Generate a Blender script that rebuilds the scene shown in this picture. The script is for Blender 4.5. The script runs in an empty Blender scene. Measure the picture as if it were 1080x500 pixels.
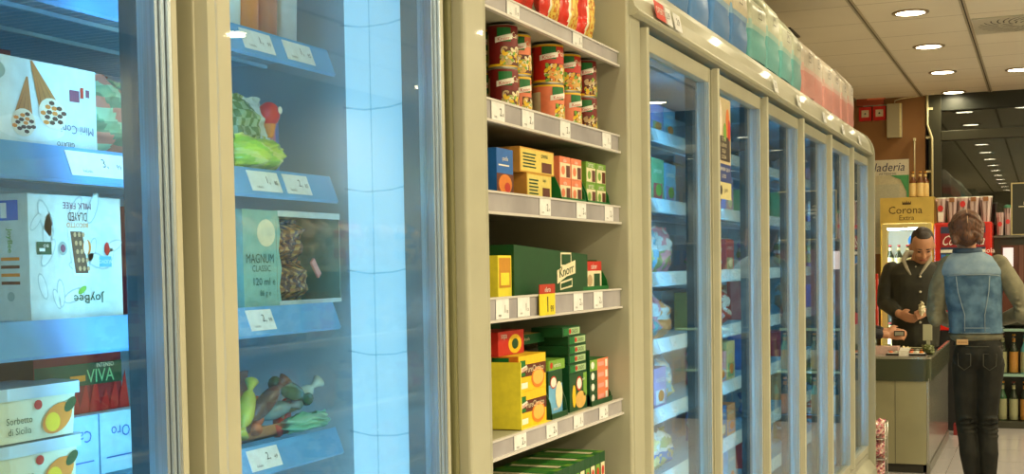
import bpy, math, random
from math import sin, cos, pi, radians
from mathutils import Vector, Matrix, noise

rnd = random.Random(7)
SC = bpy.context.scene
COL = SC.collection

# ------------------------------------------------------------------ camera, world, light, exposure
F_PX = 1350.0
YAW, PITCH, ROLL, CY = 0.393543563, 0.0460453715, -0.0167298429, 343.5835
CAM_H = 1.43
fwd = Vector((-sin(YAW) * cos(PITCH), cos(YAW) * cos(PITCH), -sin(PITCH)))
rgt = Vector((cos(YAW), sin(YAW), 0))
upv = rgt.cross(fwd)
r2 = rgt * cos(ROLL) + upv * sin(ROLL)
u2 = -rgt * sin(ROLL) + upv * cos(ROLL)
cd = bpy.data.cameras.new('camera')
cam = bpy.data.objects.new('camera', cd)
COL.objects.link(cam)
m = Matrix((r2, u2, -fwd)).transposed().to_4x4()
m.translation = (0, 0, CAM_H)
cam.matrix_world = m
cd.sensor_fit = 'HORIZONTAL'
cd.sensor_width = 36.0
cd.lens = 36.0 * F_PX / 1080.0
cd.shift_x = 0.0
cd.shift_y = (CY - 250.0) / 1080.0
cd.clip_start = 0.05
SC.camera = cam

w = bpy.data.worlds.new('night')
SC.world = w
w.use_nodes = True
w.node_tree.nodes['Background'].inputs[0].default_value = (0.012, 0.016, 0.02, 1)
w.node_tree.nodes['Background'].inputs[1].default_value = 1.0

SC.view_settings.view_transform = 'Standard'
SC.view_settings.look = 'None'
SC.view_settings.gamma = 1.0
SC.view_settings.use_curve_mapping = False
SC.view_settings.exposure = 0.0
SC.cycles.use_denoising = True
SC.cycles.max_bounces = 10
SC.cycles.diffuse_bounces = 4
SC.cycles.glossy_bounces = 4
SC.cycles.transparent_max_bounces = 24
SC.cycles.sample_clamp_indirect = 6.0
SC.cycles.caustics_reflective = False
SC.cycles.caustics_refractive = False

WARM = (1.0, 0.85, 0.54)
DOWNLIGHT_W = 17.0
LED_COL = (0.24, 0.66, 1.0)
LED_W = 40.0
CEIL = 2.88
# ceiling lamps: rows along the aisle, 1.3 m apart
LAMP_SPOTS = [(-0.72, 7.90 + 1.30 * k) for k in range(-10, 4)]
LAMP_SPOTS += [(-0.17, 10.65)]
LAMP_SPOTS += [(1.25, 7.25 + 1.95 * k) for k in range(-7, 3)]
LAMP_SPOTS += [(2.6, 6.6 + 2.6 * k) for k in range(-4, 2)]

def lamp_light(x, y):
    aisle = x < -.1
    ld = bpy.data.lights.new('downlight_lamp', 'AREA')
    ld.shape = 'DISK'
    ld.size = 0.15
    ld.energy = DOWNLIGHT_W * (0.18 if aisle else 2.45)
    ld.color = WARM
    ld.spread = radians(165)
    o = bpy.data.objects.new('downlight_lamp', ld)
    o.location = (x, y, CEIL - 0.02)
    COL.objects.link(o)
    return o

# ------------------------------------------------------------------ materials
MATS = {}

def mat(name, color, rough=0.5, metal=0.0, spec=0.5, var=0.0, scale=20.0, bump=0.0, emis=None, es=0.0, color2=None, coat=0.0, trans=0.0, aniso=None):
    if name in MATS:
        return MATS[name]
    mt = bpy.data.materials.new(name)
    mt.use_nodes = True
    nt = mt.node_tree
    b = nt.nodes['Principled BSDF']
    b.inputs['Base Color'].default_value = (*color, 1)
    b.inputs['Roughness'].default_value = rough
    b.inputs['Metallic'].default_value = metal
    b.inputs['Specular IOR Level'].default_value = spec
    b.inputs['Coat Weight'].default_value = coat
    b.inputs['Transmission Weight'].default_value = trans
    if emis:
        b.inputs['Emission Color'].default_value = (*emis, 1)
        b.inputs['Emission Strength'].default_value = es
    tc = nt.nodes.new('ShaderNodeTexCoord')
    nz = nt.nodes.new('ShaderNodeTexNoise')
    nz.inputs['Scale'].default_value = scale
    nz.inputs['Detail'].default_value = 3
    if aniso:
        mp = nt.nodes.new('ShaderNodeMapping')
        mp.inputs['Scale'].default_value = aniso
        nt.links.new(tc.outputs['Object'], mp.inputs['Vector'])
        nt.links.new(mp.outputs['Vector'], nz.inputs['Vector'])
    else:
        nt.links.new(tc.outputs['Object'], nz.inputs['Vector'])
    if var > 0 or color2:
        rp = nt.nodes.new('ShaderNodeValToRGB')
        c2 = color2 if color2 else tuple(min(1, c * (1 + var)) for c in color)
        c1 = color if color2 else tuple(c * (1 - var) for c in color)
        rp.color_ramp.elements[0].position = 0.35
        rp.color_ramp.elements[1].position = 0.65
        rp.color_ramp.elements[0].color = (*c1, 1)
        rp.color_ramp.elements[1].color = (*c2, 1)
        nt.links.new(nz.outputs['Fac'], rp.inputs['Fac'])
        nt.links.new(rp.outputs['Color'], b.inputs['Base Color'])
    if bump > 0:
        bp = nt.nodes.new('ShaderNodeBump')
        bp.inputs['Strength'].default_value = bump
        bp.inputs['Distance'].default_value = 0.01
        nt.links.new(nz.outputs['Fac'], bp.inputs['Height'])
        nt.links.new(bp.outputs['Normal'], b.inputs['Normal'])
    MATS[name] = mt
    return mt

def paint(r, g, b, rough=0.45):
    """printed card / plastic colour from 0-255 sRGB"""
    def lin(v):
        v = v / 255.0
        return v / 12.92 if v <= 0.04045 else ((v + 0.055) / 1.055) ** 2.4
    return mat('print_%d_%d_%d' % (r, g, b), (lin(r), lin(g), lin(b)), rough, var=0.06, scale=60)

def glass_mat(name, tint=(0.86, 0.95, 0.97), ior=1.45, fog=0.0, fog_col=(0.66, 0.88, 1.0), rough=0.0, boost=1.0):
    if name in MATS:
        return MATS[name]
    mt = bpy.data.materials.new(name)
    mt.use_nodes = True
    nt = mt.node_tree
    nt.nodes.clear()
    out = nt.nodes.new('ShaderNodeOutputMaterial')
    tr = nt.nodes.new('ShaderNodeBsdfTransparent')
    tr.inputs[0].default_value = (*tint, 1)
    gl = nt.nodes.new('ShaderNodeBsdfGlossy')
    gl.inputs['Roughness'].default_value = rough
    fr = nt.nodes.new('ShaderNodeFresnel')
    fr.inputs[0].default_value = ior
    # same reflectance from either side of the pane
    ge = nt.nodes.new('ShaderNodeNewGeometry')
    iv = nt.nodes.new('ShaderNodeMath'); iv.operation = 'MULTIPLY_ADD'
    iv.inputs[1].default_value = 1.0 / ior - ior; iv.inputs[2].default_value = ior
    nt.links.new(ge.outputs['Backfacing'], iv.inputs[0]); nt.links.new(iv.outputs[0], fr.inputs[0])
    ml = nt.nodes.new('ShaderNodeMath'); ml.operation = 'MULTIPLY'; ml.use_clamp = True
    ml.inputs[1].default_value = boost
    nt.links.new(fr.outputs[0], ml.inputs[0])
    mx = nt.nodes.new('ShaderNodeMixShader')
    nt.links.new(ml.outputs[0], mx.inputs[0])
    nt.links.new(tr.outputs[0], mx.inputs[1])
    nt.links.new(gl.outputs[0], mx.inputs[2])
    last = mx
    if fog > 0:      # breath of condensation on the cold pane
        df = nt.nodes.new('ShaderNodeBsdfDiffuse'); df.inputs[0].default_value = (*fog_col, 1)
        tl = nt.nodes.new('ShaderNodeBsdfTranslucent'); tl.inputs[0].default_value = (*fog_col, 1)
        m2 = nt.nodes.new('ShaderNodeMixShader'); m2.inputs[0].default_value = 0.8
        nt.links.new(df.outputs[0], m2.inputs[1]); nt.links.new(tl.outputs[0], m2.inputs[2])
        tc = nt.nodes.new('ShaderNodeTexCoord')
        sp = nt.nodes.new('ShaderNodeSeparateXYZ')
        nt.links.new(tc.outputs['Generated'], sp.inputs[0])
        nz = nt.nodes.new('ShaderNodeTexNoise'); nz.inputs['Scale'].default_value = 2.2; nz.inputs['Detail'].default_value = 5
        nt.links.new(tc.outputs['Object'], nz.inputs['Vector'])
        ad = nt.nodes.new('ShaderNodeMath'); ad.operation = 'MULTIPLY_ADD'
        ad.inputs[1].default_value = 0.5; nt.links.new(nz.outputs['Fac'], ad.inputs[0]); nt.links.new(sp.outputs['Y'], ad.inputs[2])
        rp = nt.nodes.new('ShaderNodeMapRange')
        rp.interpolation_type = 'SMOOTHSTEP'; rp.inputs['From Min'].default_value = 0.50; rp.inputs['From Max'].default_value = 1.15
        rp.inputs['To Min'].default_value = 0.03; rp.inputs['To Max'].default_value = fog
        nt.links.new(ad.outputs[0], rp.inputs['Value'])
        m3 = nt.nodes.new('ShaderNodeMixShader')
        nt.links.new(rp.outputs[0], m3.inputs[0]); nt.links.new(mx.outputs[0], m3.inputs[1]); nt.links.new(m2.outputs[0], m3.inputs[2])
        last = m3
    nt.links.new(last.outputs[0], out.inputs[0])
    MATS[name] = mt
    return mt

def lamp_mat(name, col, strength):
    if name in MATS:
        return MATS[name]
    mt = bpy.data.materials.new(name)
    mt.use_nodes = True
    b = mt.node_tree.nodes['Principled BSDF']
    b.inputs['Base Color'].default_value = (0.8, 0.8, 0.8, 1)
    b.inputs['Emission Color'].default_value = (*col, 1)
    b.inputs['Emission Strength'].default_value = strength
    MATS[name] = mt
    return mt

CREAM = mat('cream_powder_coat', (0.43, 0.43, 0.325), 0.32, spec=0.5, var=0.04, scale=8, coat=0.15)
CREAM2 = mat('cream_steel_panel', (0.40, 0.40, 0.30), 0.45, var=0.05, scale=5)
OLIVE = mat('olive_gasket', (0.16, 0.16, 0.07), 0.5)
DARKGAP = mat('near_black_gap', (0.02, 0.02, 0.012), 0.6)  # near-black standing in for open gaps, slots, seams and recesses
ALU = mat('brushed_aluminium', (0.55, 0.66, 0.78), 0.28, metal=0.85, var=0.1, scale=12, aniso=(40, 40, 0.4))
LINER = mat('white_freezer_liner', (0.40, 0.56, 0.66), 0.25, var=0.06, scale=4)
BLUEPL = mat('pale_blue_plastic', (0.11, 0.35, 0.70), 0.3, var=0.06, scale=15)
MULL = mat('grey_blue_mullion_plastic', (0.06, 0.11, 0.15), 0.15, spec=0.8, coat=0.6)
WIREM = mat('pale_wire', (0.35, 0.62, 0.78), 0.35, metal=0.2)
WHITE = paint(238, 236, 226)
TAGW = paint(232, 234, 236)
INK = paint(40, 42, 48)
STEEL = mat('steel', (0.55, 0.55, 0.5), 0.3, metal=0.9)
LIPGREY = mat('grey_price_rail_plastic', (0.40, 0.385, 0.42), 0.25, var=0.12, scale=9, coat=0.4)
LIPEDGE = mat('pale_rail_edge', (0.62, 0.60, 0.58), 0.3)
GLASS = glass_mat('freezer_glass', boost=1.15)
GLASSFOG = glass_mat('fogged_freezer_glass', fog=0.16, boost=1.0)
KRAFT = paint(168, 118, 62, 0.7)
BLACK = mat('black_plastic', (0.012, 0.012, 0.012), 0.35)

# ------------------------------------------------------------------ mesh builder
_tc = {}

def text_geo(s):
    if s in _tc:
        return _tc[s]
    cu = bpy.data.curves.new('txt', 'FONT')
    cu.body = s
    cu.align_x = 'CENTER'
    cu.align_y = 'CENTER'
    cu.resolution_u = 2
    o = bpy.data.objects.new('txt', cu)
    COL.objects.link(o)
    bpy.context.view_layer.update()
    me = bpy.data.meshes.new_from_object(o)
    vs = [tuple(v.co) for v in me.vertices]
    fs = [tuple(p.vertices) for p in me.polygons]
    xs = [v[0] for v in vs] or [0, 1]
    ys = [v[1] for v in vs] or [0, 1]
    g = (vs, fs, max(xs) - min(xs), max(ys) - min(ys), (max(xs) + min(xs)) / 2, (max(ys) + min(ys)) / 2)
    bpy.data.objects.remove(o)
    bpy.data.curves.remove(cu)
    bpy.data.meshes.remove(me)
    _tc[s] = g
    return g

class MB:
    def __init__(s):
        s.v = []; s.f = []; s.m = []; s.sm = []; s.mats = []

    def mi(s, mt):
        if mt not in s.mats:
            s.mats.append(mt)
        return s.mats.index(mt)

    def add(s, vs, fs, mt, smooth=False):
        k = len(s.v)
        s.v += [tuple(v) for v in vs]
        multi = isinstance(mt, list)
        for i, f in enumerate(fs):
            s.f.append(tuple(k + j for j in f))
            s.m.append(s.mi(mt[i] if multi else mt))
            s.sm.append(smooth)
        return s

    def box(s, x0, x1, y0, y1, z0, z1, mt):
        vs = [(x, y, z) for z in (z0, z1) for y in (y0, y1) for x in (x0, x1)]
        return s.add(vs, [(0, 2, 3, 1), (4, 5, 7, 6), (0, 1, 5, 4), (2, 6, 7, 3), (0, 4, 6, 2), (1, 3, 7, 5)], mt)

    def cbox(s, w_, d_, h_, mt, z0=0.0, x=0.0, y=0.0):
        """w_ along y, d_ along x"""
        return s.box(x - d_ / 2, x + d_ / 2, y - w_ / 2, y + w_ / 2, z0, z0 + h_, mt)

    def prism(s, pts, a0, a1, axis, mt, smooth=False, cap=True):
        """extrude 2D polygon along axis: axis 'y' pts=(x,z); 'x' pts=(y,z); 'z' pts=(x,y)"""
        def P(p, a):
            return {'y': (p[0], a, p[1]), 'x': (a, p[0], p[1]), 'z': (p[0], p[1], a)}[axis]
        n = len(pts)
        s.add([P(p, a0) for p in pts] + [P(p, a1) for p in pts],
              [(i, (i + 1) % n, n + (i + 1) % n, n + i) for i in range(n)], mt, smooth)
        if cap:
            s.add([P(p, a0) for p in pts], [tuple(range(n))[::-1]], mt)
            s.add([P(p, a1) for p in pts], [tuple(range(n))], mt)
        return s

    def lathe(s, prof, mt, seg=20, c=(0, 0, 0), matfn=None, smooth=True, caps=True, scale=(1, 1)):
        vs = []
        for (r, z) in prof:
            for k in range(seg):
                a = 2 * pi * k / seg
                vs.append((c[0] + r * cos(a) * scale[0], c[1] + r * sin(a) * scale[1], c[2] + z))
        fs = []; ms = []
        for i in range(len(prof) - 1):
            for k in range(seg):
                k2 = (k + 1) % seg
                fs.append((i * seg + k, i * seg + k2, (i + 1) * seg + k2, (i + 1) * seg + k))
                ms.append(matfn((k + 0.5) / seg, i) if matfn else mt)
        s.add(vs, fs, ms, smooth)
        if caps:
            n = len(prof) - 1
            s.add(vs[:seg], [tuple(range(seg))[::-1]], matfn(0, 0) if matfn else mt)
            s.add(vs[n * seg:], [tuple(range(seg))], matfn(0, n - 1) if matfn else mt)
        return s

    def tube(s, pts, r, mt, seg=8):
        pts = [Vector(p) for p in pts]
        vs = []
        n = len(pts)
        rs = r if isinstance(r, (list, tuple)) else [r] * n
        for i, p in enumerate(pts):
            t = (pts[min(i + 1, n - 1)] - pts[max(i - 1, 0)]).normalized()
            a = t.orthogonal().normalized() if i == 0 else (a - t * a.dot(t)).normalized()
            b = t.cross(a)
            for k in range(seg):
                q = 2 * pi * k / seg
                vs.append(p + (a * cos(q) + b * sin(q)) * rs[i])
        fs = [(i * seg + k, i * seg + (k + 1) % seg, (i + 1) * seg + (k + 1) % seg, (i + 1) * seg + k) for i in range(n - 1) for k in range(seg)]
        fs += [tuple(range(seg))[::-1], tuple((n - 1) * seg + k for k in range(seg))]
        return s.add(vs, fs, mt, True)

    def ellips(s, c, r, mt, seg=16, rings=10, rot=None):
        vs = []; fs = []
        R = rot if rot else Matrix.Identity(3)
        for i in range(rings + 1):
            t = pi * i / rings
            for k in range(seg):
                a = 2 * pi * k / seg
                p = R @ Vector((r[0] * sin(t) * cos(a), r[1] * sin(t) * sin(a), r[2] * cos(t)))
                vs.append((c[0] + p.x, c[1] + p.y, c[2] + p.z))
        for i in range(rings):
            for k in range(seg):
                fs.append((i * seg + k, (i + 1) * seg + k, (i + 1) * seg + (k + 1) % seg, i * seg + (k + 1) % seg))
        return s.add(vs, fs, mt, True)

    def capsule(s, p0, r0, p1, r1, mt, seg=14):
        p0 = Vector(p0); p1 = Vector(p1)
        s.tube([p0, p1], [r0, r1], mt, seg)
        s.ellips(p0, (r0,) * 3, mt, seg, 8)
        s.ellips(p1, (r1,) * 3, mt, seg, 8)
        return s

    # --- decals on a box of depth d (x), width w (y), height h, base at z=0, front at +x
    def _fr(s, side, w_, d_, h_):
        if side == 'F':
            return Vector((d_ / 2, 0, 0)), Vector((0, 1, 0)), Vector((0, 0, 1)), Vector((1, 0, 0))
        if side == 'L':
            return Vector((0, -w_ / 2, 0)), Vector((1, 0, 0)), Vector((0, 0, 1)), Vector((0, -1, 0))
        if side == 'T':
            return Vector((0, 0, h_)), Vector((0, 1, 0)), Vector((-1, 0, 0)), Vector((0, 0, 1))

    def poly(s, side, dims, pts, mt, lift=1):
        o, U, V, N = s._fr(side, *dims)
        vs = [o + U * p[0] + V * p[1] + N * 0.0004 * lift for p in pts]
        return s.add(vs, [tuple(range(len(vs)))], mt)

    def rect(s, side, dims, u0, u1, v0, v1, mt, lift=1):
        return s.poly(side, dims, [(u0, v0), (u1, v0), (u1, v1), (u0, v1)], mt, lift)

    def oval(s, side, dims, u, v, ru, rv, mt, lift=1, n=20, rot=0.0):
        return s.poly(side, dims, [(u + ru * cos(2 * pi * k / n) * cos(rot) - rv * sin(2 * pi * k / n) * sin(rot), v + ru * cos(2 * pi * k / n) * sin(rot) + rv * sin(2 * pi * k / n) * cos(rot)) for k in range(n)], mt, lift)

    def text(s, side, dims, st, u, v, height, mt, lift=3, width=None, rot=0.0, shear=0.0):
        o, U, V, N = s._fr(side, *dims)
        return s.text3(st, o + U * u + V * v + N * 0.0004 * lift, U, V, height, mt, width, rot, shear)

    def text3(s, st, o, U, V, height, mt, width=None, rot=0.0, shear=0.0):
        vs, fs, tw, th, cx, cy = text_geo(st)
        if not vs:
            return s
        sy = height / th
        sx = width / tw if width else sy
        out = []
        for (x, y, z) in vs:
            a = (x - cx) * sx + (y - cy) * sy * shear; b = (y - cy) * sy
            a, b = a * cos(rot) - b * sin(rot), a * sin(rot) + b * cos(rot)
            out.append(o + U * a + V * b)
        return s.add(out, fs, mt)

    def build(s, name, parent=None, bevel=0.0, loc=None, rz=0.0, seg=2):
        me = bpy.data.meshes.new(name)
        me.from_pydata(s.v, [], s.f)
        for mt in s.mats:
            me.materials.append(mt)
        me.polygons.foreach_set('material_index', s.m)
        me.polygons.foreach_set('use_smooth', s.sm)
        me.update()
        o = bpy.data.objects.new(name, me)
        COL.objects.link(o)
        if parent:
            o.parent = parent
        if loc:
            o.location = loc
        o.rotation_euler.z = rz
        if bevel:
            b = o.modifiers.new('bevel', 'BEVEL')
            b.width = bevel; b.segments = seg; b.limit_method = 'ANGLE'; b.angle_limit = radians(50)
        return o

def tag(o, label, cat, group=None):
    o['label'] = label
    o['category'] = cat
    if group:
        o['group'] = group
    return o

def thing(name, label, cat, loc=(0, 0, 0), rz=0.0, group=None):
    o = bpy.data.objects.new(name, None)
    COL.objects.link(o)
    o.empty_display_size = 0.05
    o.location = loc
    o.rotation_euler.z = rz
    return tag(o, label, cat, group)

def struct(mb, name, bevel=0.0):
    o = mb.build(name, bevel=bevel)
    o['kind'] = 'structure'
    return o

def copy_tree(o, parent=None):
    c = o.copy()
    COL.objects.link(c)
    if parent:
        c.parent = parent
    for ch in list(o.children):
        copy_tree(ch, c)
    return c

# ------------------------------------------------------------------ the room
def line_mat(name, base, line, sx, sy, wx, wy, rough, coat=0.0, var=0.06):
    mt = bpy.data.materials.new(name); mt.use_nodes = True
    nt = mt.node_tree; b = nt.nodes['Principled BSDF']
    tc = nt.nodes.new('ShaderNodeTexCoord'); sp = nt.nodes.new('ShaderNodeSeparateXYZ')
    nt.links.new(tc.outputs['Object'], sp.inputs[0])
    outs = []
    for ax, s_, w_ in (('X', sx, wx), ('Y', sy, wy)):
        d = nt.nodes.new('ShaderNodeMath'); d.operation = 'DIVIDE'; d.inputs[1].default_value = s_
        nt.links.new(sp.outputs[ax], d.inputs[0])
        f = nt.nodes.new('ShaderNodeMath'); f.operation = 'FRACT'; nt.links.new(d.outputs[0], f.inputs[0])
        l = nt.nodes.new('ShaderNodeMath'); l.operation = 'LESS_THAN'; l.inputs[1].default_value = w_ / s_
        nt.links.new(f.outputs[0], l.inputs[0]); outs.append(l)
    mx = nt.nodes.new('ShaderNodeMath'); mx.operation = 'MAXIMUM'
    nt.links.new(outs[0].outputs[0], mx.inputs[0]); nt.links.new(outs[1].outputs[0], mx.inputs[1])
    nz = nt.nodes.new('ShaderNodeTexNoise'); nz.inputs['Scale'].default_value = 3; nt.links.new(tc.outputs['Object'], nz.inputs['Vector'])
    rp = nt.nodes.new('ShaderNodeValToRGB')
    rp.color_ramp.elements[0].color = (*[c * (1 - var) for c in base], 1); rp.color_ramp.elements[1].color = (*[c * (1 + var) for c in base], 1)
    nt.links.new(nz.outputs['Fac'], rp.inputs['Fac'])
    m2 = nt.nodes.new('ShaderNodeMix'); m2.data_type = 'RGBA'
    nt.links.new(mx.outputs[0], m2.inputs[0]); nt.links.new(rp.outputs['Color'], m2.inputs[6]); m2.inputs[7].default_value = (*line, 1)
    nt.links.new(m2.outputs[2], b.inputs['Base Color'])
    b.inputs['Roughness'].default_value = rough
    b.inputs['Coat Weight'].default_value = coat
    return mt

X0, X1, Y0, Y1 = -1.80, 3.2, -6.0, 11.95
FLOORM = line_mat('polished_pale_tile', (0.50, 0.47, 0.47), (0.30, 0.28, 0.27), 0.6, 0.6, 0.004, 0.004, 0.18, 0.3)
CEILM = line_mat('ceiling_tile', (0.80, 0.74, 0.60), (0.40, 0.35, 0.26), 50.0, 0.58, 0.0, 0.008, 0.8)
struct(MB().box(X0 - .1, X1 + .1, Y0 - .1, Y1 + .1, -0.1, 0, FLOORM), 'floor')
struct(MB().box(X0 - .1, X1 + .1, Y0 - .1, Y1 + .1, CEIL, CEIL + 0.1, CEILM), 'ceiling')
WALLC = mat('cream_wall_paint', (0.58, 0.50, 0.34), 0.7, var=0.05, scale=3)
WALLB = mat('ochre_brown_wall_paint', (0.30, 0.145, 0.05), 0.55, var=0.06, scale=3)
WALLDK = mat('dim_taupe_wall_paint', (0.42, 0.40, 0.32), 0.7, var=0.1, scale=2)
struct(MB().box(X0 - .1, X0, Y0, Y1, 0, CEIL, WALLC), 'wall_left')
struct(MB().box(X1, X1 + .1, Y0, Y1, 0, CEIL, WALLDK), 'wall_right')
struct(MB().box(X0, X1, Y0 - .1, Y0, 0, CEIL, WALLDK), 'wall_front')
# back wall: ochre pier, then a wide dark-framed shop window
b = MB()
b.box(X0, -0.965, Y1, Y1 + .25, 0, CEIL, WALLB)
b.box(-0.965, X1, Y1 + .02, Y1 + .25, 0, 0.8, WALLDK)
struct(b, 'wall_back')
FRAME = mat('dark_olive_window_frame', (0.055, 0.055, 0.035), 0.35, metal=0.3)
b = MB()
b.box(-0.935, -0.83, Y1 - .03, Y1 + .06, 0.8, CEIL, FRAME)
b.box(-0.83, X1, Y1 - .03, Y1 + .06, CEIL - 0.145, CEIL, mat('dark_blind_box', (0.018, 0.022, 0.015), 0.5))
b.box(-0.83, X1, Y1 - .03, Y1 + .06, 2.475, 2.56, FRAME)
b.box(-0.83, X1, Y1 - .03, Y1 + .06, 0.8, 0.9, FRAME)
b.box(1.2, 1.3, Y1 - .03, Y1 + .06, 0.9, 2.475, FRAME)
win = struct(b, 'window_1', 0.004)
WG = glass_mat('window_glass', tint=(0.5, 0.6, 0.55), ior=1.55, boost=3.0)
p = MB().box(-0.83, X1, Y1 + .01, Y1 + .018, 0.9, CEIL - 0.145, WG).build('pane', win)
# the dark street outside
struct(MB().box(-6, 8, Y1 + 9.0, Y1 + 9.2, 0, 4, mat('street_wall', (0.03, 0.05, 0.045), 0.8, var=0.5, scale=1.2)), 'wall_street')
struct(MB().box(-6, 8, Y1 + .3, Y1 + 9.0, -0.12, -0.02, mat('asphalt', (0.03, 0.03, 0.03), 0.7, var=0.2, scale=8)), 'floor_street')
# ceiling runners
for i, x in enumerate([-1.57, -1.0, -0.425, 0.15, 0.725, 1.3, 1.875, 2.45]):
    b = MB()
    b.box(x - .016, x - .004, Y0, Y1, CEIL - .006, CEIL, mat('ceiling_bar', (0.42, 0.37, 0.26), 0.5))
    b.box(x + .004, x + .016, Y0, Y1, CEIL - .006, CEIL, MATS['ceiling_bar'])
    b.box(x - .004, x + .004, Y0, Y1, CEIL - .002, CEIL, DARKGAP)
    struct(b, 'trim_%d' % (i + 1))
# downlights
proto = thing('ceiling_light', 'round recessed ceiling downlight', 'ceiling light', (-0.72, 7.9, CEIL), 0, 'recessed ceiling downlights')
b = MB(); b.lathe([(0.083, -0.001), (0.105, -0.001), (0.105, -0.006), (0.095, -0.010), (0.083, -0.008), (0.083, -0.001)], mat('lamp_ring', (0.35, 0.28, 0.18), 0.3, metal=0.5), 28, caps=False)
b.build('ring', proto)
b = MB(); b.lathe([(0.083, -0.006), (0.0005, -0.007)], lamp_mat('lamp_glow', (1.0, 0.86, 0.58), 14.0), 28, caps=False)
b.build('diffuser', proto)
NAMES = {7.90: 'largest round downlight, nearest to the camera above the checkout', 9.20: 'second nearest round downlight of the aisle row', 10.50: 'third round downlight of the aisle row, before the back wall', 11.80: 'farthest round downlight, right against the back window wall'}
for i, (x, y) in enumerate(LAMP_SPOTS):
    o = proto if i == 0 else copy_tree(proto)
    o.location = (x, y, CEIL)
    lb = None
    if x == -0.72:
        lb = NAMES.get(round(y, 2))
    elif x == -0.17:
        lb = 'round downlight at the right edge, alone beside the aisle row'
    o['label'] = lb or 'round recessed downlight outside the picture, over the rest of the shop'
    lamp_light(x, y)
# swirl air diffuser
VY = 8.56
t = thing('air_vent', 'square white ceiling air vent with curved black swirl slots', 'vent', (-0.12, VY, CEIL))
VP = mat('vent_plate', (0.60, 0.58, 0.46), 0.4)
MB().cbox(0.56, 0.56, 0.008, VP, z0=-0.009).build('plate', t)
b = MB()
for ring, (ra, rb, n) in enumerate(((0.06, 0.125, 14), (0.14, 0.255, 26))):
    for k in range(n):
        a0 = 2 * pi * k / n
        pts = []
        for j in range(5):
            q = j / 4; r = ra + (rb - ra) * q; a = a0 + 0.55 * q * (1 if ring else .8)
            pts.append((r, a))
        wv = 0.013
        vs = []
        for (r, a) in pts:
            vs.append((r * cos(a), r * sin(a), -0.0096)); vs.append((r * cos(a + wv / r * .8), r * sin(a + wv / r * .8), -0.0096))
        b.add(vs, [(2 * j, 2 * j + 2, 2 * j + 3, 2 * j + 1) for j in range(4)], DARKGAP)
b.build('swirl_slots', t)

# ------------------------------------------------------------------ freezers
FX = -0.95
def price_text(b, o, U, V, h, mt):
    b.text3(rnd.choice(['1,99', '2,49', '2,99', '3,15', '2,35']), o, U, V, h, mt)

def door(root, y0, y1, z0, z1, glass):
    """full-height glass door; y0..y1 along the aisle"""
    d = MB()
    d.box(FX - .03, FX, y0, y0 + .038, z0, z1, CREAM)
    d.box(FX - .03, FX - .003, y0 + .038, y0 + .042, z0, z1, CREAM)
    d.box(FX - .03, FX, y0 + .042, y0 + .078, z0, z1, CREAM)
    d.box(FX - .03, FX, y0 + .078, y1 - .012, z1 - .045, z1, CREAM)
    d.box(FX - .03, FX, y0 + .078, y1 - .012, z0, z0 + .04, CREAM)
    d.box(FX - .03, FX + .002, y1 - .012, y1, z0, z1, CREAM)
    fr = d.build('door', root, 0.003)
    h = MB()
    h.prism([(FX, y0 + .002), (FX + .016, y0 + .006), (FX + .02, y0 + .016), (FX + .016, y0 + .026), (FX, y0 + .03)], z0 + .01, z1 + .004, 'z', CREAM)
    h.build('handle', fr)
    a = MB()
    for k in range(3):
        a.box(FX - .032, FX - .006 + .004 * k, y1 - .032 + .007 * k, y1 - .0265 + .007 * k, z0 + .04, z1 - .045, ALU)
    a.box(FX - .030, FX - .012, y1 - .030, y1 - .012, z0 + .04, z1 - .045, OLIVE)
    a.box(FX - .030, FX - .014, y0 + .078, y0 + .088, z0 + .04, z1 - .045, ALU)
    a.build('sealing_profile', fr)
    MB().box(FX - .024, FX - .019, y0 + .086, y1 - .03, z0 + .04, z1 - .045, glass).build('glass_pane', fr)
    return fr

def mullion(root, y, z0, z1):
    b = MB()
    b.box(FX - .075, FX - .032, y - .028, y + .028, z0, z1, MULL)
    b.box(FX - .031, FX - .028, y - .02, y + .02, z0, z1, OLIVE)
    b.build('mullion', root, 0.003)

def led(root, y, z0, z1, dx=.055):
    b = MB()
    b.tube([(FX - dx, y, z0 + .06), (FX - dx, y, z1 - .06)], 0.008, lamp_mat('led_tube', LED_COL, LED_W))
    b.build('tube_or_wall_glow', root)

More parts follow.
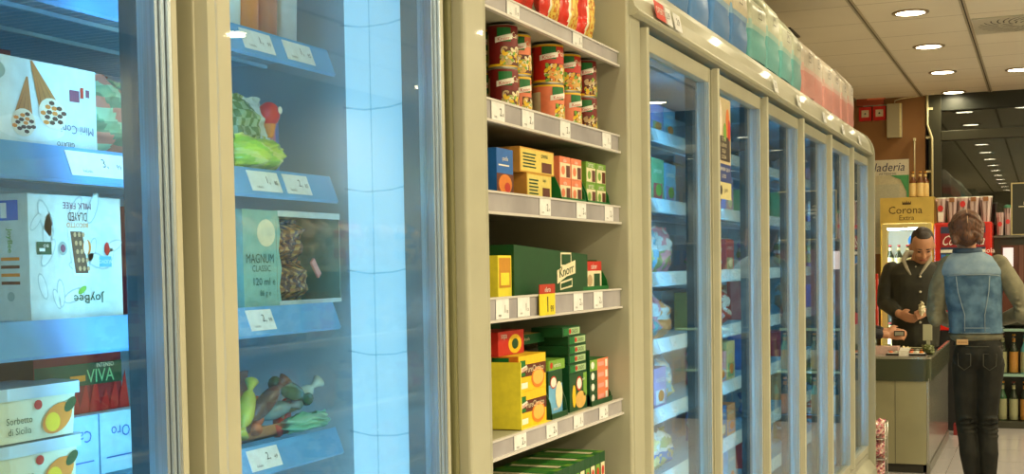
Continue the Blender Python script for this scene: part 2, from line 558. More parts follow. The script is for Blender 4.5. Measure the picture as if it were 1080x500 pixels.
def wire_shelf(root, y0, y1, zt, xf, xb, tags, railm=None, tilt=0.016):
    s = MB()
    zb = zt - .012
    k = y0
    while k < y1:
        s.box(xb, xf, k - .0018, k + .0018, zb - .004, zb, WIREM)
        k += .02
    for x in (xf - .005, xf - .12, xf - .25, xb + .02):
        s.box(x - .003, x + .003, y0, y1, zb - .010, zb - .004, WIREM)
    so = s.build('shelf', root)
    r = MB()
    rm = railm or BLUEPL
    r.prism([(xf, zt), (xf + .004, zt + .001), (xf + tilt + .004, zt - .042), (xf + tilt + .001, zt - .046), (xf + tilt - .004, zt - .042)], y0, y1, 'y', rm)
    r.build('price_rail', so)
    n = Vector((0.042, 0, tilt)).normalized()
    V = Vector((-tilt, 0, 0.042)).normalized(); U = Vector((0, 1, 0))
    for (ty, tw_) in tags:
        t_ = MB()
        o = Vector((xf + tilt / 2 + .004, ty, zt - .020)) + n * 0.0012
        a = [o - U * tw_ / 2 - V * .017, o + U * tw_ / 2 - V * .017, o + U * tw_ / 2 + V * .017, o - U * tw_ / 2 + V * .017]
        bk = [p_ - n * .001 for p_ in a]
        t_.add(a + bk, [(0, 1, 2, 3), (7, 6, 5, 4), (0, 4, 5, 1), (1, 5, 6, 2), (2, 6, 7, 3), (3, 7, 4, 0)], TAGW)
        t_.text3(rnd.choice(['2,', '1,', '3,']), o + U * tw_ * .12 + V * .002 + n * .0005, U, V, .014, INK)
        t_.text3(rnd.choice(['99', '49', '85']), o + U * tw_ * .36 - V * .001 + n * .0005, U, V, .007, INK)
        t_.text3('helado', o - U * tw_ * .22 - V * .010 + n * .0005, U, V, .0045, INK)
        t_.build('price_tag', so)
    return so

def freezer(name, label, y0, ndoor, pitch, shelves, zbase=.30, ztop=2.03, LINER=LINER, glassfn=None, xb=-1.62, caps=(True, True), tagfn=None, first=None, railm=None):
    root = thing(name, label, 'freezer', (0, 0, 0))
    y1 = y0 + pitch * ndoor
    ye0, ye1 = y0 - .03, y1 + .035
    b = MB()   # body shell
    b.box(xb - .05, xb, ye0, ye1, .2, ztop + .05, LINER)
    b.box(xb, FX - .032, ye0, ye1, .2, zbase + .03, LINER)
    b.box(xb, FX - .04, ye0, ye1, ztop - .005, ztop + .05, LINER)
    b.box(xb - .05, FX - .032, ye0 - .03, ye0, .2, ztop + .05, LINER)
    b.box(xb - .05, FX - .032, ye1, ye1 + .03, .2, ztop + .05, LINER)
    b.box(FX - .06, FX - .004, ye0, ye1, zbase - .04, zbase - .008, CREAM)
    b.box(FX - .05, FX - .035, ye0, ye1, ztop, ztop + .03, DARKGAP)
    b.build('body', root)
    b = MB()   # plinth bumper
    pts = [(xb, 0.0), (FX - .06, 0.0), (FX - .06, .06), (FX - .01, .07), (FX + .035, .10), (FX + .045, .15), (FX + .035, .20), (FX, .245), (FX - .02, .26), (xb, .26)]
    b.prism(pts, ye0 - .03, ye1 + .03, 'y', CREAM2)
    b.build('plinth', root, 0.004)
    b = MB()   # header
    pts = [(FX - .045, ztop + .024), (FX + .01, ztop + .018), (FX + .022, ztop + .022), (FX + .026, ztop + .03), (FX + .016, ztop + .04), (FX + .008, ztop + .075), (FX - .004, ztop + .11), (FX - .022, ztop + .137), (FX - .05, ztop + .155), (FX - .09, ztop + .163), (xb, ztop + .163), (xb, ztop + .05), (FX - .045, ztop + .05)]
    b.prism(pts, ye0 - .03, ye1 + .03, 'y', CREAM, smooth=False)
    hd = b.build('header', root, 0.003)
    for i in range(ndoor):
        a = y0 + pitch * i
        door(root, a + .034, a + pitch, zbase, ztop, (glassfn(i) if glassfn else GLASS))
        if i:
            mullion(root, a + .016, zbase, ztop)
            led(root, a + .016 + .038, zbase, ztop)
    mullion(root, y0 + .004, zbase, ztop)
    mullion(root, y1 + .016, zbase, ztop)
    led(root, y0 + .042, zbase, ztop)
    MB().box(FX - .205, FX - .076, ye1 - .012, ye1 - .001, zbase + .06, ztop - .06, lamp_mat('lit_wall_glow', (0.24, 0.63, 0.92), 0.85)).build('tube_or_wall_glow', root)  # added glowing sheet standing in for the brightly lit end wall
    for zt in shelves:
        wire_shelf(root, ye0 + .02, y1 - .03 - (.035 if ndoor == 2 else 0), zt, -1.144, xb + .02, tagfn(zt) if tagfn else [], railm)
    return root, hd, y1

# -- near freezer: two doors in the picture
NA = 0.53
A_SH = [1.807, 1.59, 1.373, 1.155, .94, .72]
def tagsA(zt):
    return {1.807: [(1.71, .085), (1.83, .085), (1.22, .1)], 1.59: [(1.335, .11), (1.72, .085), (1.815, .075)],
            1.373: [(1.70, .07)], 1.155: [(1.70, .085)]}.get(zt, [])
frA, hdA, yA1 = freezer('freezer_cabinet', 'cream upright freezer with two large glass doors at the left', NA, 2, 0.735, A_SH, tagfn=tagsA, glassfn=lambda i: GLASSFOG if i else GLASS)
# end panel of the near freezer
b = MB()
b.box(-1.67, FX + .012, 2.065, 2.15, 0, 2.19, CREAM)
b.box(-1.67, FX - .01, 2.05, 2.065, 0, 2.19, OLIVE)
b.build('end_panel', frA, 0.008, seg=3)

# clear wires added for faint shelf lines, in front of the glowing end sheet
b = MB()
CLEARW = glass_mat('clear_line_wire', tint=(.80, .92, .96))
for k in range(9):
    z = .70 + k * .145
    b.tube([(FX - .080, 2.012, z + .006), (FX - .11, 2.010, z - .001), (FX - .16, 2.010, z - .003), (FX - .205, 2.012, z + .004)], .0016, CLEARW, 6)
b.tube([(FX - .15, 2.014, .66), (FX - .15, 2.014, 1.98)], .0012, CLEARW, 6)
b.build('shelf_line_wires', frA)

# -- far freezer: six doors
NB = 3.135
B_SH = [1.86, 1.64, 1.405, 1.19, .97, .75, .53]
def tagsB(zt):
    return [(y, .06) for y in (3.97, 4.12, 4.86, 5.04)]
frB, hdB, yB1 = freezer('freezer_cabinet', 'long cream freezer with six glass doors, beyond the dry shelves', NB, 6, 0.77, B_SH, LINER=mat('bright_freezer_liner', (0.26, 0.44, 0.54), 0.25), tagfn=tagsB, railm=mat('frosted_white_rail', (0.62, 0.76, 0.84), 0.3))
b = MB()   # rounded end cheek
def rr(x0, x1, z0, z1, r, n=6):
    pts = [(x0, z0), (x1, z0)]
    pts += [(x1 - r + r * cos(pi / 2 * k / n), z1 - r + r * sin(pi / 2 * k / n)) for k in range(n + 1)]
    pts += [(x0, z1)]
    return pts
b.prism(rr(-1.67, FX + .03, 0.0, 2.215, .16, 8), yB1 + .065, yB1 + .105, 'y', CREAM)
b.build('end_panel', frB, 0.012, seg=3)
b = MB(); b.box(-1.67, FX + .002, 3.078, 3.166, 0, 2.5, CREAM2); b.build('end_panel', frB, 0.004)
# cards clipped along the header
for k, (y, colr) in enumerate([(3.29, 'r'), (3.36, 'w'), (3.46, 'w'), (4.86, 'w'), (5.35, 'w'), (6.02, 'w'), (6.62, 'w'), (7.25, 'w')]):
    t_ = MB()
    xx = FX + .024
    V = Vector((-.012, 0, .06)).normalized(); U = Vector((0, 1, 0)); n = Vector((.06, 0, .012)).normalized()
    hw = .035 if colr == 'w' else .05
    o = Vector((FX + .014, y, 2.09)) + n * .008
    a = [o - U * hw - V * .024, o + U * hw - V * .024, o + U * hw + V * .024, o - U * hw + V * .024]
    bk = [p_ - n * .0015 for p_ in a]
    t_.add(a + bk, [(0, 1, 2, 3), (7, 6, 5, 4), (0, 4, 5, 1), (1, 5, 6, 2), (2, 6, 7, 3), (3, 7, 4, 0)], TAGW if colr == 'w' else paint(214, 52, 34))
    t_.text3('2,9' if colr == 'w' else 'OFERTA', o + n * .001, U, V, .022 if colr == 'w' else .018, INK if colr == 'w' else WHITE)
    t_.build('price_tag', hdB)

# ------------------------------------------------------------------ dry shelves between the freezers
SY0, SY1 = 2.165, 3.05
root = thing('shelf_unit', 'cream open shelf bay of packets and cans between the two freezers', 'shelves')
b = MB()
b.box(-1.56, FX - .01, SY0, SY0 + .045, 0, 2.5, CREAM2)
b.build('upright', root, 0.003)
MB().box(-1.56, -1.52, SY0 + .046, SY1, 0, 2.5, mat('grey_back_panel', (0.30, 0.29, 0.20), 0.6)).build('back_panel', root)
b = MB(); b.box(-1.56, FX + .002, SY1, SY1 + .024, 0, 2.5, CREAM2); b.build('side_panel', root, 0.004)
LIPX = -0.972
DRY = [(1.955, .035, [2.37, 2.75]), (1.75, .042, [2.285, 2.44, 2.66, 2.95]), (1.575, .042, [2.53, 2.76, 2.96]), (1.371, .046, [2.29, 2.40, 2.73, 2.87]), (1.097, .037, [2.37, 2.55, 2.72, 2.90]), (.86, .04, [2.5, 2.8])]
PLAT = {}
for zt, hh, tg in DRY:
    s = MB()
    zp = zt - .003
    PLAT[zt] = zp
    s.box(-1.52, LIPX - .004, SY0 + .045, SY1, zp - .022, zp, CREAM2)
    so = s.build('shelf', root, 0.002)
    r = MB()
    r.box(LIPX - .003, LIPX, SY0 + .05, SY1 - .002, zt - hh, zt, LIPGREY)
    r.box(LIPX - .004, LIPX + .004, SY0 + .05, SY1 - .002, zt - .003, zt + .001, LIPEDGE)
    r.box(LIPX - .004, LIPX + .006, SY0 + .05, SY1 - .002, zt - hh - .002, zt - hh + .003, LIPEDGE)
    r.build('price_rail', so)
    for y in tg:
        t_ = MB()
        t_.box(LIPX + .0012, LIPX + .0022, y - .032, y + .032, zt - hh + .004, zt - .003, TAGW)
        U = Vector((0, 1, 0)); V = Vector((0, 0, 1))
        t_.text3(rnd.choice(['1', '2']), Vector((LIPX + .0026, y + .012, zt - hh * .5)), U, V, .015, INK)
        t_.text3(rnd.choice(['95', '29', '50']), Vector((LIPX + .0026, y + .023, zt - hh * .62)), U, V, .006, INK)
        t_.text3('sopa', Vector((LIPX + .0026, y - .014, zt - hh * .78)), U, V, .005, INK)
        t_.build('price_tag', so)
t_ = MB()
t_.box(LIPX + .006, LIPX + .008, 2.475, 2.565, 1.327, 1.372, paint(226, 208, 40))
t_.box(LIPX + .006, LIPX + .008, 2.475, 2.565, 1.372, 1.392, paint(178, 52, 30))
t_.text3('oferta', Vector((LIPX + .0085, 2.52, 1.381)), Vector((0, 1, 0)), Vector((0, 0, 1)), .010, WHITE)
t_.text3('1', Vector((LIPX + .0085, 2.52, 1.35)), Vector((0, 1, 0)), Vector((0, 0, 1)), .032, INK)
t_.text3('99', Vector((LIPX + .0085, 2.545, 1.340)), Vector((0, 1, 0)), Vector((0, 0, 1)), .014, INK)
o = t_.build('offer_card', None); tag(o, 'yellow and red offer card reading 1 hung on the shelf edge', 'price card')

RED = paint(196, 40, 26); DRED = paint(120, 22, 20); GREEN = paint(8, 112, 48); DGREEN = paint(10, 72, 34)
LGREEN = paint(120, 170, 60); YEL = paint(238, 196, 30); YEL2 = paint(236, 222, 60); ORANGE = paint(226, 130, 40)
BROWN = paint(96, 40, 22); PASTA = paint(222, 178, 92); CREAMP = paint(236, 226, 190); BLUE = paint(30, 104, 190)
SKYB = paint(110, 180, 226); TEAL = paint(70, 190, 180); PINK = paint(240, 160, 150); BEAN = paint(196, 170, 130)
SALM = paint(236, 132, 92); MAUVE = paint(120, 60, 90)

def logo(b, side, dims, u, v, s_):
    """small green panel with a white tilted ribbon and the maker's word"""
    b.rect(side, dims, u - s_ * .55, u + s_ * .55, v + s_ * .12, v + s_ * .75, GREEN, 2)
    b.poly(side, dims, [(u - s_ * .8, v - s_ * .28), (u + s_ * .8, v - s_ * .02), (u + s_ * .8, v + s_ * .36), (u - s_ * .8, v + s_ * .10)], WHITE, 3)
    b.rect(side, dims, u - s_ * .5, u + s_ * .5, v - s_ * .5, v - s_ * .24, GREEN, 2)
    b.text(side, dims, 'Knorr', u, v + s_ * .04, s_ * .3, RED, 5, width=s_ * 1.2, rot=.16)

# --- cans
def can(r, h, kind, word):
    b = MB()
    fr_ = {'carne': (DRED, BEAN, BROWN), 'pollo': (RED, PASTA, ORANGE), 'verde': (GREEN, LGREEN, CREAMP), 'caldo': (SALM, PASTA, CREAMP)}[kind]
    prof = [(r * .94, 0), (r, .003), (r, .008), (r, h - .012), (r, h - .006), (r, h - .002), (r * .95, h)]
    b.lathe(prof, STEEL, 36, matfn=lambda t, i: (STEEL, YEL, fr_[0], fr_[0], YEL if kind != 'carne' else fr_[0], STEEL)[i])
    b.lathe([(r * .9, h - .0015), (.0005, h - .0015)], STEEL, 24, caps=False)
    def wrap(pts, m_, lift):
        b.add([((r + .0003 * lift) * cos(u), (r + .0003 * lift) * sin(u), v) for u, v in pts], [tuple(range(len(pts)))], m_)
    def wrect(u0, u1, v0, v1, m_, lift, n=5):
        for q in range(n):
            a0 = u0 + (u1 - u0) * q / n; a1 = u0 + (u1 - u0) * (q + 1) / n
            wrap([(a0, v0 * h), (a1, v0 * h), (a1, v1 * h), (a0, v1 * h)], m_, lift)
    # food picture: a dark dish full of rounded pieces
    wrect(-.75, 1.05, .06, .50, BROWN if kind != 'verde' else DGREEN, 1, 8)
    rr_ = random.Random(len(word) + int(r * 1e4))
    for q in range(75):
        u = -.7 + 1.7 * rr_.random(); v = (.08 + .38 * rr_.random()) * h
        ra = .0055 * rr_.uniform(.7, 1.3); ro = rr_.uniform(0, 3)
        m_ = rr_.choice([fr_[1], fr_[1], fr_[2], CREAMP, YEL, LGREEN])
        wrap([(u + (ra * cos(a * pi / 4) * cos(ro) - ra * .6 * sin(a * pi / 4) * sin(ro)) / r, v + ra * cos(a * pi / 4) * sin(ro) + ra * .6 * sin(a * pi / 4) * cos(ro)) for a in range(8)], m_, 2 + q * .05)
    wrect(-.95, -.05, .60, .92, GREEN, 5)
    b_ = [(-1.05, .56), (-.5, .60), (.02, .66), (.02, .78), (-.5, .72), (-1.05, .68)]
    for q in range(8):
        a0 = -1.08 + 1.14 * q / 8; a1 = -1.08 + 1.14 * (q + 1) / 8
        l0 = .57 + .09 * q / 8; l1 = .57 + .09 * (q + 1) / 8
        wrap([(a0, l0 * h), (a1, l1 * h), (a1, (l1 + .13) * h), (a0, (l0 + .13) * h)], WHITE, 7)
    wrect(2.0, 3.2, .08, .62, CREAMP, 1, 6)
    wrect(-2.9, -1.7, .1, .8, CREAMP if kind == 'caldo' else fr_[1], 1, 6)
    def curved(txt, ang, z, hh, wd, m_, lift=.003, tilt=0.0):
        vs, fs, tw, th, cx, cy = text_geo(txt)
        out = []
        for (x, y, _) in vs:
            du = (x - cx) * wd / tw
            out.append(((r + lift) * cos(ang + du / r), (r + lift) * sin(ang + du / r), z + (y - cy) * hh / th + du * tilt))
        b.add(out, fs, m_)
    curved('Knorr', -.52, h * .665, h * .085, r * .75, RED, .0026, .12)
    curved(word, .55, h * .76, h * .14, r * 1.0, CREAMP, .0008)
    return b

CANS = [  # y, x, r, kind, word, label bit
    (2.456, -1.03, .031, 'carne', 'Carne', 'dark red soup can beside the left upright'),
    (2.485, -1.085, .030, 'verde', 'Verde', 'slim green soup can peeking from behind the first can'),
    (2.567, -1.045, .031, 'caldo', 'Caldo', 'salmon orange soup can, third from the left upright'),
    (2.716, -1.03, .036, 'pollo', 'Pollo', 'wide red soup can reading Pollo'),
    (2.861, -1.04, .036, 'pollo', 'Pollo', 'wide red soup can just right of the middle'),
    (2.966, -1.03, .029, 'carne', 'Carne', 'slim dark red can, second from the right end'),
    (3.013, -1.09, .028, 'carne', 'Carne', 'slim dark red can at the far right end')]
cache = {}
for row in (0, 1):
    for y, x, r, kd, wd, lb in CANS:
        hh = .0885
        kind = kd if not (row == 0 and kd == 'pollo') else 'caldo'
        key = (r, kind, wd)
        if key not in cache:
            cache[key] = can(r, hh, kind, wd).build('soup_can')
            o = cache[key]
        else:
            o = cache[key].copy(); COL.objects.link(o)
        o.location = (x, min(y, SY1 - r - .003), PLAT[1.75] + row * (hh + .0005))
        ang = -.55 + rnd.uniform(-.12, .12)
        if kind == 'caldo' and row == 0:
            ang += .5
        o.rotation_euler.z = ang
        tag(o, lb + (', upper layer' if row else ', lower layer'), 'can', 'soup cans stacked two high')
# another row behind, in the shade
for i, y in enumerate([2.30, 2.36, 2.64, 2.79, 2.93]):
    for row in (0, 1):
        o = cache[(.031, 'carne', 'Carne')].copy(); COL.objects.link(o)
        o.location = (-1.16, y, PLAT[1.75] + row * .089)
        o.rotation_euler.z = -.6
        tag(o, 'dark red soup can in the back row behind the front cans', 'can', 'soup cans in the back row')

# --- soft bags
def pouch(w_, h_, d_, matfn, nu=26, nv=36, crinkle=.004, seed=0, flat=0.0, skew=0.0):
    """pillow bag, base on z=0, front +x; matfn(u,v) 0..1"""
    b = MB()
    vs = []; fs = []; ms = []
    for sgn in (1, -1):
        k = len(vs)
        for j in range(nv + 1):
            v = j / nv
            for i in range(nu + 1):
                u = i / nu
                e = (1 - abs(2 * u - 1) ** 3) ** .6
                f = min(1, sin(pi * min(max((v - .03) / .92, 0), 1)) * 1.5) ** .8 if 0 < v < 1 else 0
                t = d_ / 2 * e * f
                n_ = noise.noise(Vector((u * 5 + seed, v * 6, sgn * 3.1))) * crinkle + noise.noise(Vector((u * 14 + seed, v * 14, sgn))) * crinkle * .5
                yy = (u - .5) * w_ * (1 - .06 * sin(pi * v)) + noise.noise(Vector((v * 5, seed, 1))) * crinkle
                vs.append((sgn * (t + n_ * (1 if 0 < i < nu else 0)) + skew * v * v, yy, v * h_ + noise.noise(Vector((u * 4, seed, 8))) * crinkle * v))
        for j in range(nv):
            for i in range(nu):
                q = (k + j * (nu + 1) + i, k + j * (nu + 1) + i + 1, k + (j + 1) * (nu + 1) + i + 1, k + (j + 1) * (nu + 1) + i)
                fs.append(q if sgn > 0 else q[::-1])
                ms.append(matfn((i + .5) / nu, (j + .5) / nv))
    b.add(vs, fs, ms, True)
    return b

GL = {}
def film(r, g, b_):
    def lin(v):
        v /= 255.0
        return v / 12.92 if v <= 0.04045 else ((v + 0.055) / 1.055) ** 2.4
    return mat('film_%d_%d_%d' % (r, g, b_), (lin(r), lin(g), lin(b_)), 0.22, var=0.1, scale=30, bump=0.15)

fr1, fr2, fr3, fr4 = film(206, 44, 30), film(236, 204, 96), film(240, 236, 214), film(150, 30, 22)
def soupbag(seed):
    def mf(u, v):
        c = ((u - .62) / .42) ** 2 + ((v - .30) / .62) ** 2
        if c < .75:
            return fr2 if noise.noise(Vector((u * 14, v * 20, seed))) > -.12 else film(206, 130, 44)
        if c < 1.0:
            return fr3
        return fr1 if v > .12 else fr4
    return mf
for k, (y, lb) in enumerate([(2.40, 'red instant pasta bag nearest the left upright on the top shelf'), (2.53, 'red instant pasta bag, second from the left on the top shelf'), (2.69, 'red bag with round pasta picture, middle of the top shelf'),
                             (2.81, 'red and yellow pasta bag, second from the right, top shelf'), (2.93, 'red and yellow pasta bag at the right end, top shelf')]):
    bb = pouch(.135, .20, .045, soupbag(k) if k > 1 else (lambda u, v: fr3 if (.45 < v < .6 and .2 < u < .8) else fr1), seed=k)
    if k < 2:
        bb.text3('PASTA', Vector((.03, 0, .09)), Vector((0, 1, 0)), Vector((0, 0, 1)), .02, fr4)
    o = bb.build('pasta_bag', loc=(-1.02, y, PLAT[1.955]), rz=.1)
    tag(o, lb, 'bag', 'pasta bags on the top shelf')

# --- generic carton
def carton(w_, d_, h_, m_, side=None, top=None):
    b = MB(); b.cbox(w_, d_, h_, m_)
    dims = (w_, d_, h_)
    if side: b.rect('L', dims, -d_ / 2, d_ / 2, 0, h_, side, .5)
    if top: b.rect('T', dims, -w_ / 2, w_ / 2, -d_ / 2, d_ / 2, top, .5)
    return b, dims

def put(b, name, x_front, d_, y, z, label, cat, group=None, rz=0.0):
    o = b.build(name, loc=(x_front - d_ / 2, y, z), rz=rz)
    return tag(o, label, cat, group)

Z3 = PLAT[1.575]
b, D = carton(.085, .09, .095, BLUE, BLUE)
b.rect('F', D, -.043, .043, 0, .045, BROWN, 1); b.oval('F', D, 0, .024, .034, .02, ORANGE, 2); b.oval('F', D, .01, .018, .015, .01, RED, 3)
b.text('F', D, 'paella', 0, .074, .012, WHITE, 3); b.rect('F', D, -.035, .02, .06, .063, WHITE, 3)
put(b, 'carton', -1.0, .09, 2.385, Z3, 'blue carton with orange food picture beside the left upright', 'carton')
def spice(w_, h_, body, face, word):
    b, D = carton(w_, .10, h_, body, paint(196, 140, 60))
    b.rect('F', D, -w_ * .48, w_ * .48, h_ * .05, h_ * .95, face, 1)
    b.rect('F', D, w_ * .12, w_ * .42, h_ * .08, h_ * .5, BROWN, 2)
    for q in range(5):
        b.rect('F', D, -w_ * .42, w_ * (-.05 - .03 * (q % 2)), h_ * (.2 + .13 * q), h_ * (.26 + .13 * q), DGREEN, 2)
    b.text('F', D, word, w_ * .2, h_ * .75, h_ * .14, DGREEN, 3)
    logo(b, 'L', D, -.015, h_ * .5, .03)
    return b
put(spice(.145, .055, paint(220, 176, 60), paint(226, 208, 110), 'sopa'), 'carton', -1.0, .1, 2.575, Z3, 'lower yellow carton with a brown picture, left pair of the third shelf', 'carton', 'yellow cartons in a pair')
put(spice(.20, .052, paint(206, 150, 50), paint(230, 206, 100), 'crema'), 'carton', -1.0, .1, 2.565, Z3 + .0555, 'upper yellow carton with green writing, left pair of the third shelf', 'carton', 'yellow cartons in a pair')
def mini(w_, h_, accent, word):
    b, D = carton(w_, .075, h_, accent, accent)
    b.rect('F', D, -w_ * .46, w_ * .46, h_ * .06, h_ * .72, CREAMP, 1)
    b.rect('F', D, w_ * .08, w_ * .42, h_ * .08, h_ * .62, BROWN, 2)
    b.oval('F', D, -w_ * .2, h_ * .38, w_ * .16, h_ * .2, (SALM if accent is SALM else LGREEN), 2)
    b.text('F', D, word, -w_ * .05, h_ * .84, h_ * .16, WHITE, 3)
    return b
def tray(w_, d_, h_, m_, inner, back=None):
    """open display tray with slanted sides, front +x"""
    b = MB(); th = .003
    b.box(-d_ / 2, d_ / 2, -w_ / 2, w_ / 2, 0, th, m_)
    for sg in (-1, 1):
        y = sg * w_ / 2
        b.prism([(-d_ / 2, th), (d_ / 2, th), (d_ / 2 - .004, h_ * .35), (d_ / 2 - .03, h_), (-d_ / 2, h_)], min(y, y - sg * th), max(y, y - sg * th), 'y', m_)
    b.box(-d_ / 2, -d_ / 2 + th, -w_ / 2, w_ / 2, th, (back or h_), inner)
    b.box(d_ / 2 - th, d_ / 2, -w_ / 2, w_ / 2, th, .012, m_)
    return b
for ty, acc, nm in ((2.775, SALM, 'orange'), (2.955, LGREEN, 'light green')):
    b = tray(.165, .11, .085, GREEN, GREEN)
    put(b, 'display_tray', -.992, .11, ty, Z3, 'green card display tray holding %s seasoning cartons' % nm, 'tray')
    for j in range(2):
        for q in range(2):
            put(mini(.072, .050, acc, 'arroz' if acc is LGREEN else 'salsa'), 'seasoning_carton', -1.0, .075, ty - .038 + q * .076, Z3 + .004 + j * .0505,
                '%s seasoning carton, %s %s one in its green tray' % (nm, ('lower', 'upper')[j], ('left', 'right')[q]), 'carton', nm + ' seasoning cartons')

Z4 = PLAT[1.371]
b = MB()
b.box(-.05, .05, -.035, .035, 0, .085, YEL2)
b.add([(-.048 + .0, .03, .07)] + [(-.048, .03 - .065 * k / 10 + .0, .085 + .045 * sin(pi * k / 10)) for k in range(11)], [tuple(range(12))], KRAFT)
b.rect('F', (.07, .1, .085), -.03, .03, .02, .08, paint(200, 140, 40), 1); b.rect('F', (.07, .1, .085), -.022, .022, .025, .05, YEL2, 2)
b.prism([(-.034 + .068 * k / 10, .085 + .035 * sin(pi * k / 10)) for k in range(11)], -.05, -.046, 'x', KRAFT)
put(b, 'display_box', -1.0, .1, 2.375, Z4, 'yellow display box with rounded brown card back at the left', 'box')
W = .455
b = MB(); h_ = .107
b.prism([(-W / 2, 0), (W / 2, 0), (W / 2, .088), (-W / 2, h_)], .085, .09, 'x', DGREEN)
b.box(-.09, .085, -W / 2, W / 2, 0, .004, DGREEN); b.box(-.09, -.086, -W / 2, W / 2, 0, h_, KRAFT)
b.box(-.09, .085, -W / 2, -W / 2 + .003, 0, h_, DGREEN); b.box(-.09, .085, W / 2 - .003, W / 2, 0, .088, DGREEN)
D = (W, .18, h_)
b.rect('F', D, .045, .115, .060, .092, CREAMP, 1); b.rect('F', D, .050, .110, .0645, .088, DGREEN, 2)
b.poly('F', D, [(.02, .022), (.08, .038), (.14, .045), (.14, .075), (.08, .066), (.02, .052)], CREAMP, 3)
b.poly('F', D, [(.04, .008), (.12, .014), (.12, .034), (.04, .026)], CREAMP, 1); b.poly('F', D, [(.045, .012), (.115, .018), (.115, .030), (.045, .022)], DGREEN, 2)
b.text('F', D, 'Knorr', .08, .052, .021, DGREEN, 5, width=.095, rot=.14)
put(b, 'display_box', -.995, .18, 2.64, Z4, 'wide dark green display box with white ribbon logo reading Knorr', 'box')
for k, (y, dz, rz) in enumerate([(2.60, .045, .0), (2.68, .05, .1), (2.75, .046, -.05)]):
    b, D = carton(.07, .02, .07, RED)
    b.rect('F', D, -.03, .03, .01, .045, CREAMP, 1); b.text('F', D, 'caldo', 0, .056, .012, WHITE, 2)
    b.oval('F', D, 0, .028, .018, .012, LGREEN, 2)
    put(b, 'soup_packet', -1.03 - .02 * k, .02, y, Z4 + dz - .04, 'red soup packet standing in the wide green box, %s' % ('left', 'middle', 'right')[k], 'packet', 'red soup packets in the green box', rz)
b = tray(.19, .12, .075, GREEN, KRAFT, .095)
put(b, 'display_tray', -.995, .12, 2.93, Z4, 'small green tray with brown card back at the right end', 'tray')
for k in range(3):
    b, D = carton(.115, .022, .068, CREAMP)
    b.rect('F', D, -.057, .057, .045, .068, RED, 1); b.text('F', D, 'maggi'.replace('maggi', 'sabor'), 0, .056, .013, WHITE, 2)
    b.rect('F', D, .0, .045, .006, .038, DGREEN, 1); b.oval('F', D, -.03, .022, .018, .014, BEAN, 1)
    put(b, 'soup_packet', -1.004 - .026 * k, .022, 2.94, Z4 + .004, 'red and cream soup packet in the small tray, %s' % ('front', 'middle', 'back')[k], 'packet', 'packets in the small green tray')

Z5 = PLAT[1.097]
# yellow classico packs in a yellow sleeve
b = MB()
b.box(-.055, .055, -.004, 0, 0, .14, YEL2)
b.box(-.055, .06, -.004, .165, -.001, .002, YEL2)
b.box(-.058, -.055, -.004, .165, 0, .14, KRAFT)
put(b, 'display_sleeve', -.985, .11, 2.418, Z5, 'bright yellow card sleeve around the mashed potato packs', 'sleeve')
for j in range(2):
    b, D = carton(.155, .10, .074, YEL, paint(206, 120, 30), YEL)
    b.rect('F', D, -.0775, .0775, .030, .055, BROWN, 1)
    b.text('F', D, 'PureClassico', .012, .045, .013, CREAMP, 3, width=.10, rot=.0)
    b.oval('F', D, .03, .024, .038, .022, ORANGE, 2); b.oval('F', D, .03, .025, .031, .016, paint(240, 190, 90), 3)
    logo(b, 'F', D, -.055, .045, .026); b.rect('F', D, -.07, -.03, .006, .018, WHITE, 2)
    logo(b, 'L', D, 0.01, .045, .035)
    put(b, 'potato_puree_pack', -.993, .1, 2.50, Z5 + .0025 + j * .0745, '%s yellow and brown mashed potato pack in the yellow sleeve' % ('lower', 'upper')[j], 'pack', 'mashed potato packs')
b, D = carton(.14, .07, .05, RED, RED, RED)
b.oval('F', D, .02, .022, .036, .02, YEL, 1); b.oval('F', D, .02, .022, .018, .011, DGREEN, 2); b.text('F', D, 'sopa', -.04, .038, .012, WHITE, 2); b.text('L', D, 'sopa', 0, .03, .014, YEL, 2)
put(b, 'carton', -1.03, .07, 2.475, Z5 + .152, 'red carton with yellow disc lying on the potato packs', 'carton')
# mid tray with blue and green stock cube boxes
b = tray(.10, .10, .10, DGREEN, KRAFT, .145)
put(b, 'display_tray', -.99, .10, 2.655, Z5, 'green tray with brown card back and blue front pack', 'tray')
b, D = carton(.085, .05, .10, SKYB, DGREEN)
b.rect('F', D, -.0425, .0425, .07, .10, DGREEN, 1); b.oval('F', D, -.015, .075, .02, .014, RED, 2); b.oval('F', D, -.015, .075, .017, .011, WHITE, 3)
b.oval('F', D, .02, .045, .022, .03, CREAMP, 2); b.text('F', D, 'pescado', 0, .015, .010, WHITE, 3)
put(b, 'stock_cube_box', -1.0, .05, 2.655, Z5 + .004, 'upright blue and green stock cube box in the tray', 'box')
b, D = carton(.10, .075, .022, LGREEN, LGREEN, LGREEN); b.text('F', D, 'verdura', 0, .011, .010, WHITE, 2); b.oval('F', D, -.035, .011, .008, .007, RED, 1)
put(b, 'stock_cube_box', -.998, .075, 2.66, Z5 + .106, 'light green stock cube box lying on the blue one', 'box')
